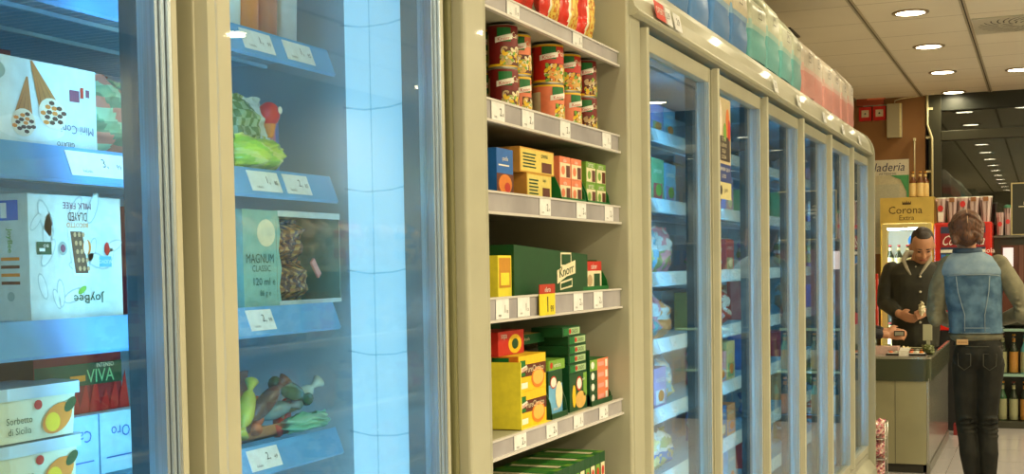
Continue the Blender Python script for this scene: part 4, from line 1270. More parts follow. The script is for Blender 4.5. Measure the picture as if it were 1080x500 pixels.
# food on the counter
b = MB(); b.cbox(.16, .22, .05, paint(216, 180, 170)); D = (.16, .22, .05)
b.rect('L', D, -.11, .11, 0, .05, paint(210, 180, 176), 1); b.oval('L', D, -.055, .028, .012, .014, MAUVE, 2); b.oval('L', D, -.055, .025, .008, .009, PINK, 3)
o = b.build('cardboard_box', loc=(-1.03, 9.20, CZ)); tag(o, 'flat pink cardboard box on the counter beside the freezer edge', 'box')
for k, (x, y, lb) in enumerate([(-.855, 9.03, 'front sushi tray with white band on the counter edge'), (-.865, 9.20, 'rear sushi tray with white band behind the front tray')]):
    t = thing('food_tray', lb, 'tray', (x, y, CZ), 0, 'black trays of food')
    b = MB(); b.box(-.13, .13, -.05, .05, 0, .014, BLACK); b.box(-.12, .12, -.042, .042, .014, .018, WHITE)
    for q in range(7):
        b.ellips((-.10 + q * .033, -.012 + .02 * (q % 2), .022), (.015, .013, .011), (SALM, WHITE, ORANGE, CREAMP)[q % 4], 10, 6)
    b.build('tray_base', t, .003)
    b = MB(); b.box(-.122, .122, -.046, .046, .034, .036, glass_mat('tray_lid', tint=(.9, .9, .85))); b.build('lid', t)
    b = MB(); b.box(-.045, .02, -.052, -.05, .0, .037, WHITE); b.box(-.045, .02, -.052, .052, .037, .038, WHITE); b.build('band', t)
b = pouch(.06, .04, .10, lambda u, v: film(230, 216, 170), seed=60, crinkle=.01)
o = b.build('paper_wrapper', loc=(-.88, 9.33, CZ), rz=1.4); tag(o, 'crumpled cream paper wrapper behind the sushi trays', 'wrapper')
PALEG = mat('pale_olive_plastic', (.42, .42, .27), .35)
b = MB(); b.box(-.02, .02, -.03, .03, 0, .02, PALEG); b.box(-.012, .012, -.008, .008, .02, .10, PALEG); b.box(-.035, .025, -.015, .012, .09, .20, PALEG)
o = b.build('card_terminal', loc=(-.73, 9.25, CZ)); tag(o, 'pale olive upright payment terminal near the counter corner', 'terminal')
b = MB(); b.box(-.14, .14, -.012, .012, 0, .03, PALEG); b.box(-.14, -.12, -.012, .012, .03, .05, PALEG)
o = b.build('divider_bar', loc=(-.88, 9.44, CZ)); tag(o, 'pale olive divider bar lying across the back of the counter', 'bar')
b = pouch(.09, .07, .06, lambda u, v: film(96, 104, 60), seed=61, crinkle=.014)
o = b.build('wrapped_goods', loc=(-.72, 9.12, CZ), rz=1.2); tag(o, 'olive wrapped goods by the counter corner before the terminal', 'bag')
# pink packets in a wire stand at the foot of the counter
t = thing('wire_stand', 'low wire stand of pink packets between freezer and counter', 'stand', (-.985, 8.45, 0))
b = MB()
for sx in (-.06, .06):
    for sy in (-.06, .06):
        b.tube([(sx, sy, 0), (sx, sy, .40)], .004, STEEL, 6)
for z in (.03, .16, .29):
    for q in (-.06, .06):
        b.tube([(-.06, q, z), (.06, q, z)], .003, STEEL, 6); b.tube([(q, -.06, z), (q, .06, z)], .003, STEEL, 6)
    b.box(-.06, .06, -.06, .06, z, z + .003, STEEL)
b.build('wire_frame', t)
for k, z in enumerate((.034, .164, .294)):
    pk = [film(230, 170, 160), film(236, 214, 200), film(190, 110, 130)]
    bb = pouch(.10, .12, .06, lambda u, v: pk[(int(u * 7) + int(v * 8) * 2) % 3], seed=70 + k, crinkle=.016)
    o = bb.build('snack_packet', loc=(-.975, 8.45, z), rz=-.9); tag(o, 'pink and cream packet on the %s tier of the wire stand' % ('bottom', 'middle', 'top')[k], 'packet', 'pink packets on the wire stand')

# ------------------------------------------------------------------ back wall furniture
YF = 11.2
def front_box(b, x0, x1, y0, y1, z0, z1, mt): b.box(x0, x1, y0, y1, z0, z1, mt)
FY = mat('yellow_fridge_panel', (0.62, 0.44, 0.10), .4, var=.1, scale=6)
FY2 = mat('pale_yellow_frame', (0.68, 0.56, 0.22), .4)
t = thing('drinks_fridge', 'yellow beer fridge with crown logo behind the man', 'fridge', (-1.055, YF, 0))
MB().box(-.215, .215, .02, .58, 0, .10, BLACK).build('base', t, .004)
MB().box(-.215, -.195, .02, .56, .1, 1.74, FY).build('side_panel', t, .002); MB().box(.195, .215, .02, .56, .1, 1.74, FY).build('side_panel', t, .002)
MB().box(-.215, .215, .44, .58, .1, 1.74, mat('bright_liner', (.75, .85, .9), .4)).build('back_panel', t)
b = MB(); b.box(-.215, .215, 0, .58, 1.74, 1.955, FY)
U = Vector((1, 0, 0)); V = Vector((0, 0, 1))
b.text3('Corona', Vector((-.01, -.0012, 1.85)), U, V, .062, mat('logo_brown', (.06, .03, .01), .5), width=.27)
b.text3('Extra', Vector((.0, -.0012, 1.785)), U, V, .040, MATS['logo_brown'])
b.box(-.035, .035, -.002, 0, 1.895, 1.903, MATS['logo_brown'])
for q in range(5):
    b.add([(-.035 + q * .014, -.0015, 1.903), (-.021 + q * .014, -.0015, 1.903), (-.028 + q * .014 + (q - 2) * .003, -.0015, 1.925 + (.006 if q == 2 else 0))], [(0, 1, 2)], MATS['logo_brown'])
for sx in (-.15, .17): b.lathe([(.009, 0), (.0005, .0)], MATS['logo_brown'], 10, c=(sx, -.002, 1.80), caps=False)
b.build('header_panel', t, .003)
b = MB(); b.box(-.2, -.155, -.02, .0, .12, 1.735, FY2); b.box(.155, .2, -.02, 0, .12, 1.735, FY2); b.box(-.155, .155, -.02, 0, 1.70, 1.735, FY2); b.box(-.155, .155, -.02, 0, .12, .17, FY2)
dr = b.build('door', t, .003)
MB().box(-.155, .155, -.012, -.008, .17, 1.70, glass_mat('fridge_glass', tint=(.95, .97, .97))).build('glass_pane', dr)
b = MB(); b.tube([(-.17, .03, .2), (-.17, .03, 1.68)], .008, lamp_mat('fridge_tube', (.72, .88, 1), 30)); b.box(-.18, .18, .03, .05, 1.685, 1.70, lamp_mat('fridge_tube', (.72, .88, 1), 30)); b.build('tube_or_wall_glow', t)
for z in (1.32, 1.00, .66, .36):
    b = MB(); b.box(-.19, .19, .05, .43, z - .008, z, MATS['bright_liner']); b.build('shelf', t)
def bottle(r, h, glassm, lab, cap):
    b = MB()
    pr = [(r * .9, 0), (r, .006), (r, h * .55), (r * .95, h * .62), (r * .45, h * .76), (r * .38, h * .82), (r * .38, h * .955), (r * .42, h * .96), (r * .42, h), (.0006, h)]
    b.lathe(pr, glassm, 16, matfn=lambda t_, i: cap if i >= 6 else (lab if i == 1 else glassm), caps=False)
    b.lathe([(r * 1.01, h * .12), (r * 1.01, h * .48)], lab, 16, caps=False)
    b.lathe([(r * .41, h * .80), (r * .41, h * .90)], lab, 12, caps=False)
    return b
AMB = mat('amber_bottle', (.16, .05, .01), .15, coat=.5); DBOT = mat('dark_bottle', (.02, .03, .015), .12, coat=.6); GBOT = mat('green_bottle', (.02, .08, .03), .12, coat=.6); TURQ = mat('turquoise_bottle', (.1, .35, .35), .2)
LABW = paint(224, 216, 170); LABR = paint(190, 60, 70); GOLD = paint(214, 150, 50)
fb = bottle(.032, .24, DBOT, LABW, LABR).build('beer_bottle')
row = ['leftmost', 'second', 'third', 'fourth', 'rightmost']
for zi, z in enumerate((1.32, 1.00, .66, .36)):
    for k in range(5):
        o = fb if (zi == 0 and k == 0) else fb.copy()
        if not (zi == 0 and k == 0): COL.objects.link(o)
        o.location = (-1.055 - .145 + k * .0705, YF + .10, z)
        tag(o, 'dark beer bottle with cream label, %s on the %s fridge shelf' % (row[k], ('top', 'second', 'third', 'bottom')[zi]), 'bottle', 'beer bottles in the yellow fridge')
b = MB(); b.ellips((0, 0, 0), (.06, .005, .05), paint(40, 100, 190)); o = b.build('round_sign', loc=(-1.02, YF + .2, 1.62)); 
b2 = MB(); b2.lathe([(.055, 0), (.055, .01)], paint(40, 100, 190), 24); 
bpy.data.objects.remove(o)
b2 = MB()
for q in range(1): b2.prism([(.06 * cos(a * pi / 12), .055 * sin(a * pi / 12)) for a in range(24)], -.004, .004, 'y', paint(50, 120, 200))
b2.box(-.004, .004, -.004, .004, -.27, -.05, STEEL)
o = b2.build('round_sign', loc=(-1.0, YF + .16, 1.595)); tag(o, 'round blue sign standing among the beer bottles', 'sign')
for k, (dx, dy) in enumerate([(.005, .06), (.063, .06), (.10, .12)]):
    o = bottle(.030, .215, AMB, paint(232, 200, 130), GOLD).build('beer_bottle')
    o.location = (-1.055 + .04 + dx, YF + dy, 1.9555)
    tag(o, 'amber beer bottle on the yellow fridge, %s of three' % ('left', 'middle', 'right, set back')[k], 'bottle', 'amber bottles on the fridge')
# red goods beside the fridge
b, D = carton(.06, .09, .50, paint(190, 40, 30)); b.rect('L', D, -.03, .03, .2, .45, WHITE, 1)
o = b.build('carton', loc=(-1.33, 11.15, .82)); tag(o, 'narrow upright red carton left of the yellow fridge', 'carton')
b = MB(); b.box(-.12, .10, -.25, .25, 0, .815, CREAM2); o = b.build('side_cabinet', loc=(-1.41, 11.2, 0)); tag(o, 'low cream cabinet under the red carton', 'cabinet')
# poster
b = MB(); PW = .58
b.box(-.29, .24, -.012, 0, 0, .84, paint(212, 206, 178)); 
b.box(-.29, .24, -.014, -.012, .70, .84, paint(226, 222, 206)); 
b.text3('Heladeria', Vector((.02, -.0145, .775)), U, V, .075, paint(30, 40, 90), width=.38, shear=.2)
b.text3('ARTESANAL', Vector((.06, -.0145, .715)), U, V, .020, paint(90, 90, 90))
b.add([(.24, -.0145, .70), (.24, -.0145, .25), (.22, -.0145, .55), (.17, -.0145, .66), (.08, -.0145, .70)], [(0, 1, 2, 3, 4)], paint(80, 170, 110))
b.box(-.26, .16, -.0135, -.012, .06, .62, paint(200, 200, 178))
o = b.build('poster', loc=(-1.345, Y1 - .001, 1.49)); tag(o, 'white and green ice cream poster on the brown wall', 'poster')
# fire alarm boxes, red lamp, white box with cable
for k, x in enumerate([-1.478, -1.355]):
    b = MB(); b.box(-.055, .055, -.035, 0, 0, .125, paint(200, 26, 22)); b.box(-.032, .032, -.037, -.035, .032, .095, paint(220, 206, 180)); b.lathe([(.010, 0), (.0005, 0)], INK, 12, c=(0, 0, 0), caps=False)
    b.prism([(.008 * cos(a * pi / 6), .063 + .008 * sin(a * pi / 6)) for a in range(12)], -.039, -.037, 'y', INK)
    o = b.build('fire_alarm_button', loc=(x, Y1 - .001, 2.685), ); tag(o, 'red wall box with cream centre, %s of the pair' % ('left', 'right')[k], 'alarm box', 'red alarm boxes')
b = MB(); b.box(-.19, .045, -.05, 0, 0, .115, mat('red_lamp_shade', (.33, .05, .02), .2, coat=.5)); b.box(-.135, .095, -.045, 0, -.006, 0, CREAM2); b.box(-.1, .06, -.051, -.05, .05, .07, SALM)
o = b.build('emergency_light', loc=(-1.36, Y1 - .001, 2.748 + .075 - .005)); tag(o, 'dim red emergency lamp above the red alarm boxes', 'lamp')
b = MB(); b.box(-.062, .062, -.06, 0, 0, .30, mat('beige_metal_box', (.46, .42, .29), .4)); b.box(.045, .062, -.062, -.06, .0, .30, paint(240, 230, 180))
o = b.build('wall_box', loc=(-1.225, Y1 - .001, 2.522)); tag(o, 'tall beige metal box high on the brown wall', 'box')
b = MB(); b.tube([(-1.225, Y1 - .03, 2.822), (-1.22, Y1 - .035, 2.85), (-1.17, Y1 - .04, 2.862), (-1.10, Y1 - .03, 2.87), (-1.02, Y1 - .03, 2.876)], .005, paint(230, 220, 180))
o = b.build('cable', None); tag(o, 'thin pale cable running from the beige box to the ceiling', 'cable')
b = MB(); b.tube([(-.945, Y1 - .045, CEIL), (-.945, Y1 - .045, 2.62), (-.925, Y1 - .045, 2.56), (-.905, Y1 - .045, 2.5), (-.90, Y1 - .045, 1.6)], .010, paint(222, 214, 170)); 
for z in (2.75, 2.5, 2.2): b.box(-.955, -.90, Y1 - .04, Y1 - .03, z, z + .02, paint(222, 214, 170))
o = b.build('cable_conduit', None); tag(o, 'pale vertical conduit between brown wall and dark window', 'conduit')
b = MB(); b.tube([(-1.055, Y1 - .03, 2.50), (-1.055, Y1 - .03, 2.05)], .006, paint(200, 190, 150)); b.box(-1.065, -1.045, Y1 - .045, Y1, 2.485, 2.51, paint(220, 210, 170))
o = b.build('hanging_rod', None); tag(o, 'thin pale rod fixed on the brown wall above the bottles', 'rod')

# cola dispenser
CR = mat('glossy_red', (.62, .02, .012), .25, coat=.4)
t = thing('drinks_dispenser', 'red cola drinks dispenser behind the woman', 'dispenser', (-.615, YF, 0))
b = MB(); b.box(-.22, .228, 0, .5, .84, 1.735, CR); b.box(-.215, .223, .02, .5, 0, .84, BLACK); b.build('body', t, .012, seg=3)
b = MB(); b.box(-.17, .18, -.006, 0, 1.34, 1.70, paint(50, 60, 90)); b.box(-.17, .18, -.008, -.006, 1.53, 1.645, paint(150, 24, 34)); b.box(-.125, -.05, -.008, -.006, 1.36, 1.47, paint(70, 160, 90)); b.box(-.165, -.13, -.008, -.006, 1.36, 1.47, paint(60, 120, 200)); b.box(-.04, .17, -.008, -.006, 1.36, 1.47, paint(60, 120, 200)); b.box(-.17, .18, -.008, -.006, 1.485, 1.51, WHITE)
b.text3('Coca-Cola', Vector((.015, -.009, 1.587)), U, V, .082, WHITE, width=.33, shear=.35)
b.build('screen_panel', t)
b = MB(); b.box(.18, .215, -.003, 0, 1.40, 1.64, CR); b.text3('Cola', Vector((.2, -.0045, 1.5)), U, V, .04, WHITE); b.build('side_badge', t)
CUP = glass_mat('clear_cup_plastic', tint=(.86, .76, .74), boost=1.5)
CUPP = mat('cup_print_pale', (.66, .52, .50), .3)
def cupstack(redtop):
    b = MB()
    b.lathe([(.033, 0), (.05, .20), (.052, .205), (.050, .21)], CUPP, 20, matfn=lambda t_, i: (CUPP if (int(t_ * 20) % 3) else CUP) if i == 0 else WHITE, caps=False)
    b.lathe([(.030, .004), (.040, .18)], mat('cup_inner', (.5, .4, .36), .4), 16, caps=True)
    return b
cups = [(-.79, 'leftmost', 0), (-.70, 'second', 1), (-.615, 'middle', 2), (-.53, 'fourth', 3), (-.435, 'rightmost', 4)]
for x, nm, q in cups:
    t = thing('plastic_cup', '%s tall clear cup on the red dispenser' % nm, 'cup', (x, YF + .10, 1.7355), 0, 'tall cups on the dispenser')
    cupstack(0).build('cup', t)
    b = MB()
    rr_, gg_ = (paint(206, 50, 50), WHITE)
    if q in (0, 2):
        b.prism([(.022 * cos(a * pi / 8), .12 + (.03 if q == 2 else 0) + .026 * sin(a * pi / 8)) for a in range(16)], -.052, -.048, 'y', rr_)
        if q == 0: b.box(-.018, .022, -.047, -.044, .01, .09, WHITE)
    else:
        b.box(-.02, .02, -.053, -.049, .17, .205, paint(150, 100, 60))
    b.build('print', t)
# right: dark oven cabinet, menu board, glasses
OVX0 = -.385
t = thing('oven_cabinet', 'dark bakery oven cabinet at the right edge behind the woman', 'oven', (0, 11.55, 0))
DK = mat('dark_olive_metal', (.05, .05, .032), .3, metal=.4)
b = MB(); b.box(OVX0, 1.2, 0, .36, .87, 1.60, DK); b.box(OVX0, 1.2, -.03, .36, 1.60, 1.625, DK); b.box(OVX0, 1.2, -.035, -.03, 1.605, 1.62, mat('knob_strip', (.15, .15, .12), .3, metal=.6)); b.build('body', t, .004)
b = MB(); b.box(OVX0 + .06, .3, -.012, 0, .95, 1.54, mat('oven_glass', (.10, .045, .03), .12, coat=.6)); b.box(OVX0 + .075, OVX0 + .155, -.014, -.012, 1.36, 1.52, lamp_mat('oven_glass_reflection', (.62, .66, .8), .5)); b.build('oven_door', t)  # whitish reflection in the oven glass put in as a glowing patch
b = MB()
for q in range(5): b.box(OVX0 + .2 + q * .06, OVX0 + .235 + q * .06, -.018, -.012, .95, 1.54, mat('bread_slats', (.12, .05, .03), .5))
b.build('grille', t)
t = thing('menu_board', 'black menu board with pale frame on the oven cabinet', 'board', (-.09, 11.62, 1.6255))
b = MB(); b.box(-.15, .35, 0, .012, 0, .43, mat('blackboard', (.03, .032, .02), .6)); 
for q, (st, hh) in enumerate([('cafe', .018), ('MERIENDA', .026), ('menu', .018), ('2,50', .018)]): b.text3(st, Vector((.03, -.001, .30 - q * .034)), U, V, hh, paint(220, 214, 180))
b.box(-.10, .10, -.001, 0, .235, .242, paint(220, 214, 180)); b.build('board', t)
b = MB(); b.box(-.16, -.15, -.004, .014, 0, .44, paint(190, 180, 130)); b.box(-.15, .36, -.004, .014, .43, .44, paint(190, 180, 130)); b.box(-.15, .36, -.004, .014, 0, .008, paint(190, 180, 130)); b.build('frame', t)
for k, (x, y, h_) in enumerate([(-.335, 11.60, .19), (-.275, 11.64, .23)]):
    t = thing('glass_cup', ('left' if k == 0 else 'right taller') + ' clear cup with red badge beside the menu board', 'cup', (x, y, 1.6255))
    b = MB(); b.lathe([(.024, 0), (.032, h_), (.034, h_ + .004)], CUPP, 18, matfn=lambda t_, i: CUPP if int(t_ * 18) % 2 else CUP, caps=False)
    b.lathe([(.022, .004), (.028, h_ * .8)], MATS['cup_inner'], 14); b.build('cup', t)
    b = MB(); b.prism([(.018 * cos(a * pi / 8), h_ * .5 + .02 * sin(a * pi / 8)) for a in range(16)], -.034, -.030, 'y', paint(206, 60, 60)); b.build('badge', t)
    if k: b = MB(); b.lathe([(.036, h_), (.030, h_ + .02), (.012, h_ + .03), (.0005, h_ + .03)], paint(60, 120, 90), 16, caps=False); b.build('lid', t)
# bottle cooler
t = thing('bottle_shelf', 'open cooler with glass shelves of bottles, right of the legs', 'shelves', (0, 11.5, 0))
GEDGE = mat('green_glass_edge', (.25, .42, .34), .2, coat=.4)
b = MB(); b.box(-.38, 1.2, .36, .40, 0, .865, DK); b.box(-.38, -.365, .0, .36, 0, .865, DK); b.box(-.365, 1.2, 0, .36, 0, .06, DK); b.build('body', t, .003)
for z in (.84, .46):
    b = MB(); b.box(-.365, 1.2, -.01, .36, z - .022, z, GEDGE); b.build('shelf', t, .002)
b = MB(); b.box(-.378, -.368, -.012, -.002, 0, .86, STEEL); b.build('front_rail', t)
LABD = paint(150, 150, 112)
kinds = [(DBOT, LABD, BROWN, 'dark'), (GBOT, LABD, GOLD, 'green'), (TURQ, LABD, STEEL, 'turquoise'), (DBOT, paint(170, 120, 50), GOLD, 'gold labelled')]
for ri, z in enumerate((.461, .061)):
    for k in range(9):
        kd = kinds[(k * 3 + ri) % 4]
        o = bottle(.036, .33, kd[0], kd[1], kd[2]).build('wine_bottle')
        o.location = (-.315 + k * .088, 11.60, z)
        tag(o, '%s bottle, %s from the left on the %s cooler shelf' % (kd[3], ['first', 'second', 'third', 'fourth', 'fifth', 'sixth', 'seventh', 'eighth', 'ninth'][k], ('upper', 'lower')[ri]), 'bottle', 'bottles in the open cooler')
# added red carton, for the red reflections in the counter's steel side
b, D = carton(.10, .2, .09, DRED, DRED); o = b.build('carton', loc=(-.57, 11.0, .0)); tag(o, 'added red carton on the floor behind the counter, under the dispenser', 'carton')

# ------------------------------------------------------------------ people
def remesh(o, vox, smooth=4):
    r = o.modifiers.new('remesh', 'REMESH'); r.mode = 'VOXEL'; r.voxel_size = vox; r.use_smooth_shade = True
    s = o.modifiers.new('smooth', 'SMOOTH'); s.iterations = smooth; s.factor = .5
    return o

SKIN = mat('skin', (.50, .24, .13), .5, var=.06, scale=12)
def limb(b, pts, m_):
    for (p0, r0), (p1, r1) in zip(pts, pts[1:]):
        b.capsule(p0, r0, p1, r1, m_)
def hand(b, w, d, side, m_, curl=.6):
    """palm plus five fingers; w wrist point, d direction, side thumb direction"""
    w = Vector(w); d = Vector(d).normalized(); sd = (Vector(side) - d * Vector(side).dot(d)).normalized(); n = d.cross(sd)
    for q in range(4):
        o_ = sd * (.026 - q * .0175)
        b.capsule(w + o_ * .6 + d * .008, .013, w + o_ + d * .075, .0115, m_, 8)
        L = (.030, .034, .032, .025)[q]
        p1 = w + o_ + d * .082; dd = (d * cos(curl * .6) - n * sin(curl * .6)); p2 = p1 + dd * L
        d3 = (d * cos(curl * 1.5) - n * sin(curl * 1.5)); p3 = p2 + d3 * L * .75; p4 = p3 + (d * cos(curl * 2.2) - n * sin(curl * 2.2)) * L * .55
        b.capsule(p1, .0095, p2, .009, m_, 8); b.capsule(p2, .009, p3, .008, m_, 8); b.capsule(p3, .008, p4, .007, m_, 8)
    t0 = w + sd * .022 + d * .022; t1 = t0 + (sd * .75 + d * .6 - n * .2) * .034; t2 = t1 + (d * .9 + sd * .1 - n * .4) * .03
    b.capsule(t0, .013, t1, .010, m_, 8); b.capsule(t1, .010, t2, .008, m_, 8)
def head(b, c, R, m_, k=1.0):
    R = R * k
    """face looks to -y in its own frame, then R"""
    def P(x, y, z): return Vector(c) + R @ Vector((x, y, z))
    b.ellips(P(0, .012, .025), (.076, .095, .092), m_, 18, 12, R)
    b.ellips(P(0, -.020, -.045), (.056, .062, .070), m_, 16, 10, R)
    b.ellips(P(0, -.045, -.090), (.030, .026, .022), m_, 12, 8, R)
    b.capsule(P(0, -.082, .015), .009, P(0, -.102, -.022), .013, m_, 8)
    for s_ in (-1, 1):
        b.ellips(P(s_ * .078, .012, -.01), (.012, .020, .032), m_, 10, 8, R)
        b.ellips(P(s_ * .032, -.066, -.022), (.024, .020, .022), m_, 10, 8, R)
        b.ellips(P(s_ * .030, -.076, .026), (.022, .010, .008), m_, 10, 6, R)
        b.ellips(P(s_ * .013, -.094, -.024), (.009, .009, .007), m_, 8, 6, R)
    b.ellips(P(0, -.080, -.056), (.024, .010, .006), m_, 10, 6, R)
    b.ellips(P(0, -.078, -.067), (.020, .010, .006), m_, 10, 6, R)
def face_bits(c, R, parent, brow, scale=1.0):
    def P(x, y, z): return Vector(c) + R @ Vector((x, y, z))
    for s_ in (-1, 1):
        eb = MB()
        eb.tube([P(s_ * .014, -.086, .031), P(s_ * .030, -.087, .036), P(s_ * .048, -.074, .030)], [.003, .004, .0025], brow, 6)
        eb.build('eyebrow', parent)
        e = MB()
        e.ellips(P(s_ * .031, -.077, .008), (.013, .008, .005), paint(60, 36, 26), 10, 6, R)
        e.tube([P(s_ * .018, -.082, .010), P(s_ * .031, -.086, .013), P(s_ * .045, -.076, .008)], .0018, INK, 6)
        e.build('eye', parent)
    l = MB(); l.tube([P(-.024, -.083, -.060), P(-.010, -.090, -.058), P(.010, -.090, -.058), P(.024, -.083, -.060)], [.003, .0055, .0055, .003], paint(150, 76, 62), 8); l.build('lips', parent)

# ---- woman, back to us
W = thing('person', 'woman from behind in blue denim vest, olive sleeves and black jeans', 'person', (-.345, 7.62, 0))
HC = Vector((-.055, .015, 1.585)); HR = Matrix.Rotation(pi + .12, 3, 'Z') @ Matrix.Rotation(.12, 3, 'X')
hipx = .01
b = MB()
head(b, HC, HR, SKIN)
b.capsule((-.045, .01, 1.40), .052, (-.05, .01, 1.52), .048, SKIN)
b.ellips((-.02, 0, 1.32), (.145, .085, .13), SKIN); b.ellips((-.01, 0, 1.12), (.12, .08, .16), SKIN); b.ellips((hipx, 0, .93), (.112, .08, .09), SKIN)
limb(b, [((-.155, 0, 1.39), .046), ((-.215, .01, 1.14), .036), ((-.15, .20, 1.06), .026)], SKIN)
limb(b, [((.125, 0, 1.39), .046), ((.255, .01, 1.15), .036), ((.13, .18, 1.08), .026)], SKIN)
hand(b, (-.15, .20, 1.06), (.5, .8, .05), (0.6, -.3, .5), SKIN); hand(b, (.13, .18, 1.08), (-.7, .6, .05), (-.6, -.3, .5), SKIN)
for s_ in (-1, 1):
    limb(b, [((hipx + s_ * .058, 0, .86), .060), ((hipx - .006 + s_ * .055, .005, .48), .038), ((hipx + .006 + s_ * .050, -.015, .33), .036), ((hipx + .015 + s_ * .042, .0, .09), .026)], SKIN)
remesh(b.build('body', W), .008)
DEN = mat('denim', (.030, .080, .140), .8, color2=(.10, .19, .27), scale=16, bump=.25)
DEN2 = mat('faded_denim', (.15, .235, .31), .75, color2=(.22, .31, .38), scale=18, bump=.25)
OLS = mat('olive_grey_jersey', (.15, .14, .085), .8, var=.25, scale=16, bump=.4)
JEA = mat('black_green_jeans', (.013, .013, .009), .8, spec=.25, var=.3, scale=14, bump=.25)
b = MB()   # shirt: sleeves and hem
limb(b, [((-.145, 0, 1.395), .060), ((-.200, .0, 1.27), .056), ((-.222, .01, 1.13), .050), ((-.155, .17, 1.07), .037)], OLS)
limb(b, [((.115, 0, 1.395), .060), ((.195, .0, 1.27), .056), ((.262, .01, 1.14), .052), ((.14, .15, 1.085), .037)], OLS)
b.ellips((-.215, -.012, 1.10), (.045, .05, .05), OLS); b.ellips((.25, -.012, 1.11), (.055, .05, .045), OLS)
for q in range(5):
    b.tube([(-.25, -.02 + .0, 1.12 + q * .03), (-.215, -.056, 1.11 + q * .032), (-.18, -.03, 1.13 + q * .03)], .006, OLS, 6)
    b.tube([(.20 - q * .006, -.03, 1.13 + q * .03), (.24 - q * .01, -.056, 1.11 + q * .032), (.285 - q * .012, -.02, 1.12 + q * .03)], .006, OLS, 6)
b.ellips((0, 0, 1.0), (.145, .100, .052), OLS)
remesh(b.build('shirt', W), .008, 3)
def torso_loft(b, secs, m_, n=28, cap=True, noise_a=.004):
    vs = []
    for (z, cx, cy, rx, ry) in secs:
        for k in range(n):
            a = 2 * pi * k / n
            ex = abs(cos(a)) ** .8 * (1 if cos(a) > 0 else -1); ey = abs(sin(a)) ** .8 * (1 if sin(a) > 0 else -1)
            nn = noise.noise(Vector((ex * 3, ey * 3, z * 12))) * noise_a
            vs.append((cx + ex * (rx + nn), cy + ey * (ry + nn), z))
    N = len(secs)
    fs = [(i * n + k, i * n + (k + 1) % n, (i + 1) * n + (k + 1) % n, (i + 1) * n + k) for i in range(N - 1) for k in range(n)]
    if cap: fs += [tuple(range(n))[::-1], tuple((N - 1) * n + k for k in range(n))]
    b.add(vs, fs, m_, True)
b = MB()
torso_loft(b, [(1.015, .0, 0, .146, .102), (1.05, -.002, 0, .143, .102), (1.12, -.006, 0, .142, .100), (1.20, -.012, 0, .150, .102), (1.28, -.018, 0, .160, .104), (1.345, -.022, 0, .167, .102)], DEN)
b.ellips((-.02, 0, 1.345), (.166, .102, .06), DEN)
remesh(b.build('denim_vest', W), .008, 3)
ve = W.children[-1]
b = MB()
torso_loft(b, [(1.338, -.022, -.002, .169, .105), (1.37, -.024, -.002, .170, .104), (1.41, -.03, 0, .158, .095), (1.44, -.036, 0, .125, .083), (1.465, -.042, .004, .085, .068), (1.475, -.045, .006, .066, .060)], DEN2)
remesh(b.build('yoke', ve), .008, 2)
b = MB()   # collar stand
torso_loft(b, [(1.455, -.046, .005, .078, .070), (1.475, -.047, .005, .080, .072), (1.492, -.048, .003, .074, .066)], mat('dark_denim', (.03, .06, .10), .7), cap=False)
cs = b.build('collar', ve); so = cs.modifiers.new('solid', 'SOLIDIFY'); so.thickness = .008
b = MB()   # seams and waistband
SEAM = mat('pale_stitching', (.20, .26, .29), .7)
for (xa, xb_) in ((-.10, -.055), (.075, .05)):
    b.tube([(xa - .0, -.112, 1.335), (xa * .8 + xb_ * .2, -.108, 1.25), (xb_, -.108, 1.12), (xb_, -.107, 1.03)], .0026, SEAM, 6)
b.tube([(-.175, -.03, 1.33), (-.14, -.085, 1.336), (-.08, -.108, 1.343), (0, -.111, 1.343), (.06, -.106, 1.343), (.11, -.085, 1.338), (.14, -.03, 1.33)], .003, SEAM, 6)
for z in (1.02, 1.048):
    b.tube([(.1455 * cos(a * pi / 12 + pi), .105 * sin(a * pi / 12 + pi), z) for a in range(13)], .0025, SEAM, 6)
b.build('seams', ve)
b = MB()   # jeans
b.ellips((hipx, 0, .95), (.138, .100, .06), JEA)
b.ellips((hipx, -.005, .90), (.142, .108, .10), JEA)
for s_ in (-1, 1):
    b.ellips((hipx + s_ * .066, -.04, .885), (.076, .075, .09), JEA)
    limb(b, [((hipx + s_ * .068, -.005, .84), .084), ((hipx - .006 + s_ * .062, 0, .68), .073), ((hipx - .012 + s_ * .060, .012, .50), .056), ((hipx + .0 + s_ * .057, -.01, .42), .0555), ((hipx + .006 + s_ * .055, -.022, .34), .056), ((hipx + .014 + s_ * .047, -.008, .20), .043), ((hipx + .018 + s_ * .045, .0, .10), .038)], JEA)
    for q in range(5):
        z = .44 + q * .024
        b.tube([(hipx + s_ * .060 + .06 * cos(pi + a * pi / 6) * .9, -.0 + .062 * sin(pi + a * pi / 6), z + .006 * sin(a + q)) for a in range(7)], .006, JEA, 6)
jo = remesh(b.build('jeans', W), .007, 3); jo.scale.x = .94
b = MB()
SE2 = mat('jean_seam', (.05, .048, .03), .8)
for s_ in (-1, 1):
    b.tube([(hipx + s_ * .035, -.118, .905), (hipx + s_ * .035, -.122, .84), (hipx + s_ * .07, -.122, .815), (hipx + s_ * .105, -.112, .84), (hipx + s_ * .108, -.098, .905), (hipx + s_ * .035, -.118, .905)], .0022, SE2, 5)
b.tube([(hipx + .14 * cos(pi + a * pi / 10), .106 * sin(pi + a * pi / 10), .945) for a in range(11)], .0022, SE2, 5)
b.build('jean_seams', jo)
b = MB(); b.box(-.105, -.04, -.106, -.100, .955, .985, paint(190, 150, 96)); b.text3('denim', Vector((-.072, -.1065, .97)), Vector((1, 0, 0)), Vector((0, 0, 1)), .010, BROWN, width=.05)
b.build('leather_patch', jo)
